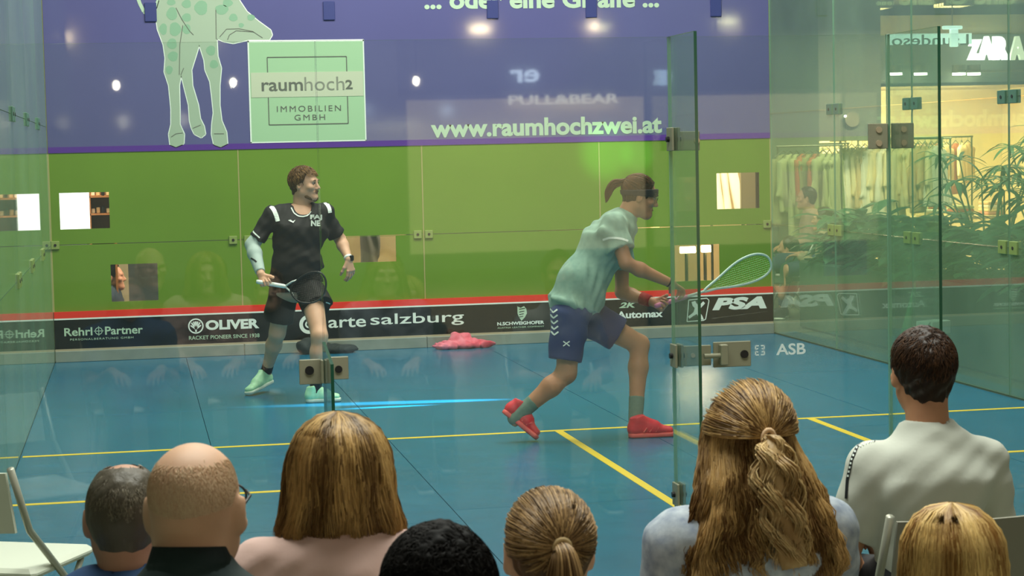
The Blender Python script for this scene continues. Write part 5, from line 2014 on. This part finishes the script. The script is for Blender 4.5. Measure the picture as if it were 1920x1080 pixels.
for hl, to, up_ in ((P(939, 772, Yq - .05), PF(1008, 828), (.68, 0, .72)), (PF(1176, 821) + [0, .0, .0], PF(1270, 818) + [0, .02, .0], (0, 0, 1))):
    a1, a2, a3 = shoe_meshes(hl, to, up_, h=.005, k=1.08)
    q = obj('shoe', a1, m_redsh, p2, smooth=True)
    obj('sole', a2, m_redso, q, smooth=True)
    obj('laces', a3, m_redso, q)
    for i in range(3):
        u0 = .30 + .12 * i
        c0 = bez(hl, to, u0) + np.array([.0, -.043, .0]) + unit(up_) * .035
        c1 = bez(hl, to, u0 + .07) + np.array([.0, -.043, .0]) + unit(up_) * .062
        obj('shoe_stripe', tube([c0, c1], [.004, .004], 6), m_redso, q)
qh = lambda x, y, z: hc + (s2 * x + f2 * y + u2 * z) * 1.02
F = cap_field(hc, f2, u2, 1.02, .007, front=.066, h=.0045, nape=-.070)
obj('hair', F.mesh(), m_hairc, p2, smooth=True)
tp, *_ = tie_strands(hc, f2, u2, 1.02, m_hairc, p2, (0, -1.0, .35), n=1000, off=.006, seed=8, amax=2.0, amin=.15, facecut=.45, lowcut=-.5, r=.0018)
tail_strands(tp, [tp, P(1160, 343, Yq), P(1148, 345, Yq), P(1141, 360, Yq), P(1136, 380, Yq)], m_hairc, p2, n=420, w0=.014, w1=.026, wave=.003, wf=14, r=.0018, end=.004)
R_ = np.stack([s2, f2, u2], 1)
F = Field(hc - .17, hc + .17, .004)
F.ell(qh(0, -.012, .034), np.array([.097, .117, .104]), R_, 0)
F.plane(qh(0, 0, .042), unit(u2 - f2 * .32))
F.plane(qh(0, 0, .002), unit(-u2 + f2 * .22))
obj('headband', F.mesh(), mat('headband_black', srgb(18, 24, 36), .8), p2, smooth=True)
for x in (-.032, .032):
    F = Field(qh(x, .079, .012) - .02, qh(x, .079, .012) + .02, .0025)
    F.ell(qh(x, .079, .012), (.0118,) * 3, None, 0)
    e = obj('eye', F.mesh(), m_eyew, p2, smooth=True)
    obj('iris', disc(qh(x, .0902, .012), f2, .0062, .002, 10), m_iris, e)
    obj('eyebrow', tube([qh(x - .018, .094, .030), qh(x, .100, .034), qh(x + .018, .094, .030)], [.002, .004, .002], 6), m_hairc, p2, smooth=True)
obj('mouth', tube([qh(-.020, .094, -.058), qh(0, .099, -.057), qh(.020, .094, -.058)], [.002, .0045, .002], 8), MATS['lip'], p2, smooth=True)
gs = [tube([qh(x + .024 * math.cos(a), .108 - abs(x + .024 * math.cos(a)) * .15, .008 + .018 * math.sin(a)) for a in np.linspace(0, 2 * PI, 18)[:-1]], .0012, 5, closed=True) for x in (-.032, .032)]
gs += [tube([qh(x, .102, .016), qh(x * 1.28, .05, .014), qh(x * 1.36, -.01, .010)], [.0013] * 3, 5) for x in (-.060, .060)] + [tube([qh(-.008, .109, .012), qh(.008, .109, .012)], [.0018] * 2, 5)]
obj('glasses', join(*gs), m_dark, p2, smooth=True)
ax = unit(wrL - elL)
obj('wristband', tube([wrL - ax * .085, wrL - ax * .08, wrL - ax * .02, wrL - ax * .015], [.034, .040, .036, .032], 18), mat('wristband_red', srgb(150, 20, 30), .85, bump=.3, bscale=80), p2, smooth=True)
ax = unit(wrR - elR)
for d_, r_ in ((.29, .0435), (.335, .0425)):
    c0 = bez(elR, wrR, d_)
    obj('tattoo_band', tube([c0 - ax * .003, c0 + ax * .003], [r_, r_], 18, cap=False), mat('tattoo', srgb(70, 66, 60), .7), p2, smooth=True)
c0 = bez(elR, wrR, .93)
obj('bracelet', tube([c0 - ax * .004, c0 + ax * .004], [.029, .029], 16), m_dark, p2, smooth=True)
ro = [P(u_, v_, Yq - .02 + (u_ - 1320) * .0004) for u_, v_ in ((1320, 546), (1347, 521), (1382, 491), (1414, 477), (1437, 480), (1446, 496), (1440, 512), (1418, 526), (1382, 536), (1345, 541))]
dL = unit(P(1252, 578, Yq - .02) - wrL)
nL = unit(np.array([.1, -.9, .2]) - dL * np.dot((.1, -.9, .2), dL))
hcL = wrL + dL * .080 + nL * .034
thL = P(1321, 546, Yq - .02)
racket(hcL - unit(thL - hcL) * .05, thL, ro, mat('grip_pink', srgb(226, 130, 170), .6, bump=.2, bscale=120), mat('racket_mintwhite', srgb(196, 226, 214), .3), None,
       mat('string_green', srgb(70, 190, 70), .4), 'white squash racket with green strings and pink grip held in the lunge', rr=.0075)

# ---------------- things lying by the front wall
F = Field((3.20, 9.36, -.01), (3.80, 9.70, .17), .007)
F.ell((3.50, 9.55, .035), (.20, .10, .045), None, .03)
F.ell((3.47, 9.58, .085), (.09, .06, .05), None, .03)
F.ell((3.36, 9.52, .025), (.11, .08, .03), None, .03)
F.ell((3.63, 9.53, .025), (.13, .07, .03), None, .03)
F.folds(.011, 60, [(1, .4, .3), (-.5, 1, .5), (.3, .2, 1)], 2.2)
F.plane((0, 0, 0.0), (0, 0, -1))
tw = tag(obj('towel', F.mesh(), mat('towel_pink', srgb(240, 150, 170), .9, col2=srgb(214, 60, 86), scale=7, bump=.3, bscale=80), smooth=True), 'crumpled pink and red towel on the blue floor by the front wall', 'towel')
F = Field((2.0, 9.40, -.01), (2.60, 9.70, .20), .008)
F.ell((2.16, 9.57, .07), (.12, .08, .075), None, .03)
F.ell((2.40, 9.56, .035), (.17, .08, .04), None, .04)
F.cap((2.2, 9.56, .06), (2.50, 9.55, .02), .05, .02, .03)
F.folds(.007, 55, [(1, .4, .3), (-.5, 1, .5)], 2.0)
F.plane((0, 0, 0.0), (0, 0, -1))
tag(obj('sweatshirt', F.mesh(), mat('fabric_charcoal', srgb(40, 50, 52), .85, bump=.3, bscale=60), smooth=True), 'dark crumpled garment on the floor behind the player in black', 'garment')
# ================================================================== AUDIENCE
ST = {}
h_grey = hair_mat('hair_grey', srgb(84, 78, 66), srgb(146, 138, 120), 50)
h_white = hair_mat('hair_white', srgb(176, 160, 128), srgb(222, 210, 184), 50)
h_honey = hair_mat('hair_honey', srgb(96, 68, 32), srgb(204, 166, 104), 30)
h_black = mat('hair_black', srgb(10, 9, 8), .7, col2=srgb(24, 21, 18), scale=40, tone=1, spec=.12)
h_dblond = hair_mat('hair_darkblond', srgb(92, 66, 36), srgb(190, 154, 104), 30)
h_curl = hair_mat('hair_golden', srgb(98, 66, 28), srgb(206, 168, 108), 30)
h_brown = hair_mat('hair_brown', srgb(38, 24, 15), srgb(88, 60, 38), 40)
h_blond = hair_mat('hair_blond', srgb(140, 98, 44), srgb(232, 196, 124), 30)

# left man
q, hc, s, f, u, nb, *_ = spectator(236, 972, -3.30, .98, .12, 'man in a blue shirt with cropped grey hair, at the far left of the seats', skin('skin_left', 184, 138, 112),
                                   mat('shirt_blue', srgb(46, 84, 132), .8, noise=.08, scale=12, bump=.2, bscale=30), sleeve='short', drop=.145, sw=.18,
                                   chair_label='white folding chair under the man in the blue shirt')
F = cap_field(hc, f, u, .98, .004, bald=.045, nape=-.075, rough=.0004)
obj('hair', F.mesh(), h_grey, q, smooth=True)
short_strands(hc, f, u, .98, h_grey, q, off=.006, n=4200, ln=.020, seed=11, nape=1.98, crown=.42, r=.0010, lift=.002, messy=.25)
# bald man
q, hc, s, f, u, nb, *_ = spectator(367, 956, -3.92, 1.04, .30, 'bald man with glasses and a dark green collared shirt', skin('skin_bald', 214, 170, 138),
                                   mat('shirt_green', srgb(20, 44, 44), .8, bump=.2, bscale=30), drop=.112, sw=.175, shz=.06, collar=True, nr=.062,
                                   chair_label='white folding chair under the bald man in the dark green shirt')
short_strands(hc, f, u, 1.04, hair_mat('hair_stubble', srgb(220, 184, 150), srgb(234, 206, 172), 60), q, off=.0025, n=6500, ln=.011, seed=21, nape=2.0, crown=.80, r=.0008, lift=.001, messy=.2)
qh = lambda x, y, z: hc + (s * x + f * y + u * z) * 1.04
gs = [tube([qh(x + .026 * math.cos(a), .112 - abs(x + .026 * math.cos(a)) * .10, .006 + .021 * math.sin(a)) for a in np.linspace(0, 2 * PI, 20)[:-1]], .0022, 5, closed=True) for x in (-.036, .036)]
gs += [tube([qh(x, .104, .016), qh(x * 1.30, .06, .014), qh(x * 1.36, -.005, .008)], [.0026] * 3, 5) for x in (-.062, .062)] + [tube([qh(-.010, .113, .010), qh(.010, .113, .010)], [.002] * 2, 5)]
obj('glasses', join(*gs), m_dark, q, smooth=True)
# woman with a honey bob
q, hc, s, f, u, nb, *_ = spectator(636, 893, -3.52, .98, .04, 'woman in a pale pink blouse with straight honey-coloured shoulder-length hair', sk_b,
                                   mat('blouse_pink', srgb(216, 182, 172), .8, bump=.25, bscale=16), drop=.135, sw=.168, ears=False,
                                   chair_label='white folding chair under the woman with honey-coloured hair')
prof = lambda z: (np.interp(z, [0, .06, .15, .3, .5, .7, .85, .95, 1.05], [.006, .050, .077, .096, .104, .108, .117, .128, .126]),
                  np.interp(z, [0, .06, .15, .3, .5, .7, .85, .95, 1.05], [.006, .055, .085, .108, .114, .108, .100, .092, .085]),
                  np.interp(z, [0, .3, 1], [0.01, .012, .012]))
lathe_hair(hc, f, u, h_honey, q, .132, -.112, prof, n=2600, seed=2, lock=.035, nl=9, wave=.0045, wfreq=38, r=.0019, jitter=.025, curl_from=.3)
# dark head
q, hc, s, f, u, nb, *_ = spectator(822, 1136, -4.40, 1.0, -.02, 'person with short black hair, only the crown showing at the bottom edge', sk_c,
                                   mat('shirt_char', srgb(60, 60, 64), .8), drop=.15, hq=1.4, chair_label='white folding chair under the person with black hair')
F = cap_field(hc, f, u, 1.0, .014, nape=-.07)
obj('hair', F.mesh(), h_black, q, smooth=True)
short_strands(hc, f, u, 1.0, h_black, q, off=.016, n=3500, ln=.030, seed=12, nape=2.1, r=.0012, messy=.5, lift=.007)
# ponytail girl
q, hc, s, f, u, nb, *_ = spectator(1028, 1036, -3.82, .98, .0, 'girl with dark blond hair in a low ponytail, seated in the front centre', sk_b,
                                   mat('shirt_plain', srgb(120, 126, 122), .8), drop=.15, sw=.15, shz=0,
                                   chair_label='white folding chair under the girl with the ponytail')
F = cap_field(hc, f, u, .98, .007, nape=-.05)
obj('hair', F.mesh(), h_dblond, q, smooth=True)
tp, *_ = tie_strands(hc, f, u, .98, h_dblond, q, (0.02, -1.0, .0), n=2400, off=.007, seed=13, amax=2.2, amin=.12, r=.0016, lowcut=-.65)
obj('hair_tie', tube([tp - f * .008 + s * (.014 * math.cos(a)) + u * (.014 * math.sin(a)) for a in np.linspace(0, 2 * PI, 15)[:-1]], .0055, 8, closed=True), mat('tie_sand', srgb(206, 178, 130), .8), q, smooth=True)
tail_strands(tp, [tp, tp - f * .025 - u * .012, tp - f * .030 - u * .07, tp - f * .02 - u * .15, tp - f * .015 - u * .22], h_dblond, q, n=900, w0=.013, w1=.036, r=.0017, wave=.001, wf=10, end=.010)
# long-haired woman
m_floral = mat('blouse_floral', srgb(186, 196, 204), .8, col2=srgb(132, 144, 164), scale=34, bump=.25, bscale=20)
q, hc, s, f, u, nb, *_ = spectator(1398, 829, -3.20, .98, -.02, 'woman with very long wavy dark blond hair, half tied back, in a pale floral blouse', sk_b, m_floral, drop=.155, sw=.170, ears=False,
                                   chair_label='white folding chair under the woman with very long wavy hair')
prof = lambda z: (np.interp(z, [0, .04, .1, .2, .35, .6, .8, .95, 1.05], [.006, .046, .070, .090, .106, .138, .170, .180, .15]),
                  np.interp(z, [0, .04, .1, .2, .35, .6, .8, .95, 1.05], [.006, .055, .082, .104, .100, .085, .075, .06, .045]),
                  np.interp(z, [0, .3, .5, 1], [0.01, .012, .075, .132]))
lathe_hair(hc, f, u, h_curl, q, .130, -.29, prof, n=2500, seed=3, lock=.06, nl=8, wave=.013, wfreq=62, r=.0019, jitter=.035, curl_from=.30, seg=18, th=2.3)
tp, *_ = tie_strands(hc, f, u, .98, h_curl, q, (0.03, -1.0, -.02), n=1200, off=.030, seed=14, amax=1.6, amin=.12, r=.0018, lowcut=-.05)
obj('hair_tie', tube([tp - f * .012 + s * (.013 * math.cos(a)) + u * (.020 * math.sin(a) - .004) for a in np.linspace(0, 2 * PI, 15)[:-1]], .006, 8, closed=True), mat('tie_blush', srgb(226, 190, 150), .8), q, smooth=True)
h_gold = hair_mat('hair_paleg', srgb(132, 96, 48), srgb(232, 202, 146), 30)
tail_strands(tp, [tp, tp - f * .03 - u * .02, tp - f * .06 - u * .09 + s * .0, tp - f * .085 - u * .18 + s * .01, tp - f * .11 - u * .27 + s * .02], h_gold, q, n=700, w0=.012, w1=.052, r=.0019, wave=.011, wf=24, seg=22, end=.035, name='half_ponytail')
# man on the right
m_tee = mat('tee_grey', srgb(200, 204, 192), .85, bump=.3, bscale=10)
q, hc, s, f, u, nb, shR, shL, arms = spectator(1729, 699, -2.35, 1.0, .02, 'broad-shouldered man in a light grey t-shirt with short brown hair', sk_c, m_tee, sleeve='short', drop=.165, sw=.158, tk=.85, ak=1.05, elb=.075, folds=.0035, shz=.035,
                                               inf=.018, chairm=m_chairg, chair_label='grey folding chair under the man in the light grey t-shirt', trousers=m_trd)
F = cap_field(hc, f, u, 1.0, .010, nape=-.078)
obj('hair', F.mesh(), h_brown, q, smooth=True)
short_strands(hc, f, u, 1.0, h_brown, q, off=.012, n=2600, ln=.022, seed=15, nape=2.12, r=.0011, messy=.25)
shirt = [o for o in q.children if o.name.startswith('shirt')][0]
vv, ff = strip_px(densify([(1642, 801), (1640, 802), (1634, 808), (1610, 830), (1596, 862), (1588, 900), (1586, 935)], 30), 5)
decal('sleeve_tape', shirt, vv, ff, m_blackp, off=.004)
for k in range(14):
    a = densify([(1642, 801), (1640, 802), (1634, 808), (1610, 830), (1596, 862), (1588, 900)], 30)[k * 2 + 1]
    decal('tape_mark', shirt, [(a[0] - 1.6, a[1] - 2), (a[0] + 1.6, a[1] - 2), (a[0] + 1.6, a[1] + 2), (a[0] - 1.6, a[1] + 2)], [(0, 1, 2, 3)], m_white, off=.006)
# blonde woman, front right
q, hc, s, f, u, nb, *_ = spectator(1782, 1064, -3.84, .98, .0, 'woman with centre-parted light blond hair, head at the bottom right edge', sk_b,
                                   mat('shirt_dkgreen', srgb(20, 52, 44), .8), drop=.165, sw=.15, ears=False, chair_label='white folding chair under the light blond woman')
prof = lambda z: (np.interp(z, [0, .05, .13, .25, .45, .7, 1.0], [.006, .052, .078, .094, .100, .100, .098]),
                  np.interp(z, [0, .05, .13, .25, .45, .7, 1.0], [.006, .055, .085, .106, .112, .105, .095]), np.interp(z, [0, 1], [0.01, .015]))
lathe_hair(hc, f, u, h_blond, q, .130, -.17, prof, n=2400, seed=4, lock=.022, nl=8, wave=.001, wfreq=30, r=.0018)

# empty chair at the left and one behind
chair((P(20, 875, -1.1)[0] - .057, -.72, FZ), -.45, 'empty white folding chair at the left edge, turned to the right', m_chair, m_chairf)
# onlookers sitting outside the right glass wall
for (uu, vv_, Yy, yaw, lab, sm) in ((1543, 412, 11.6, -1.1, 'onlooker outside the glass with dark cap-like hair and sand shirt', mat('shirt_sand', srgb(160, 140, 104), .8)),
                                    (1478, 466, 11.9, -1.0, 'onlooker in dark green crouched low beside the front corner', mat('shirt_forest', srgb(40, 70, 52), .8)),
                                    (1512, 372, 13.2, -1.3, 'onlooker in dull pink standing tall behind the seated pair', mat('shirt_dullpink', srgb(170, 130, 112), .8))):
    q, hc, s, f, u, nb, *_ = spectator(uu, vv_, Yy, 1.0, yaw, lab, sk_c, sm, drop=.15, folds=0, hq=1.8, chairm=m_chairg,
                                       chair_label='grey chair under the ' + lab.split(' with')[0].split(' crouched')[0].split(' standing')[0].replace('onlooker', 'onlooker'))
    F = cap_field(hc, f, u, 1.0, .012, h=.009)
    obj('hair', F.mesh(), h_brown, q, smooth=True)
q, hc, s, f, u, nb, *_ = spectator(212, 520, 11.0, 1.0, 1.7, 'dark figure crouching behind the lower left opening of the front wall', sk_a, mat('shirt_ink', srgb(34, 44, 52), .8), drop=.13, folds=0, hq=1.8, chair_label='low chair behind the lower left opening', chairm=m_chairg, seatz=-.28)
F = cap_field(hc, f, u, 1.0, .012, h=.009)
obj('hair', F.mesh(), h_black, q, smooth=True)
bpy.context.view_layer.update()
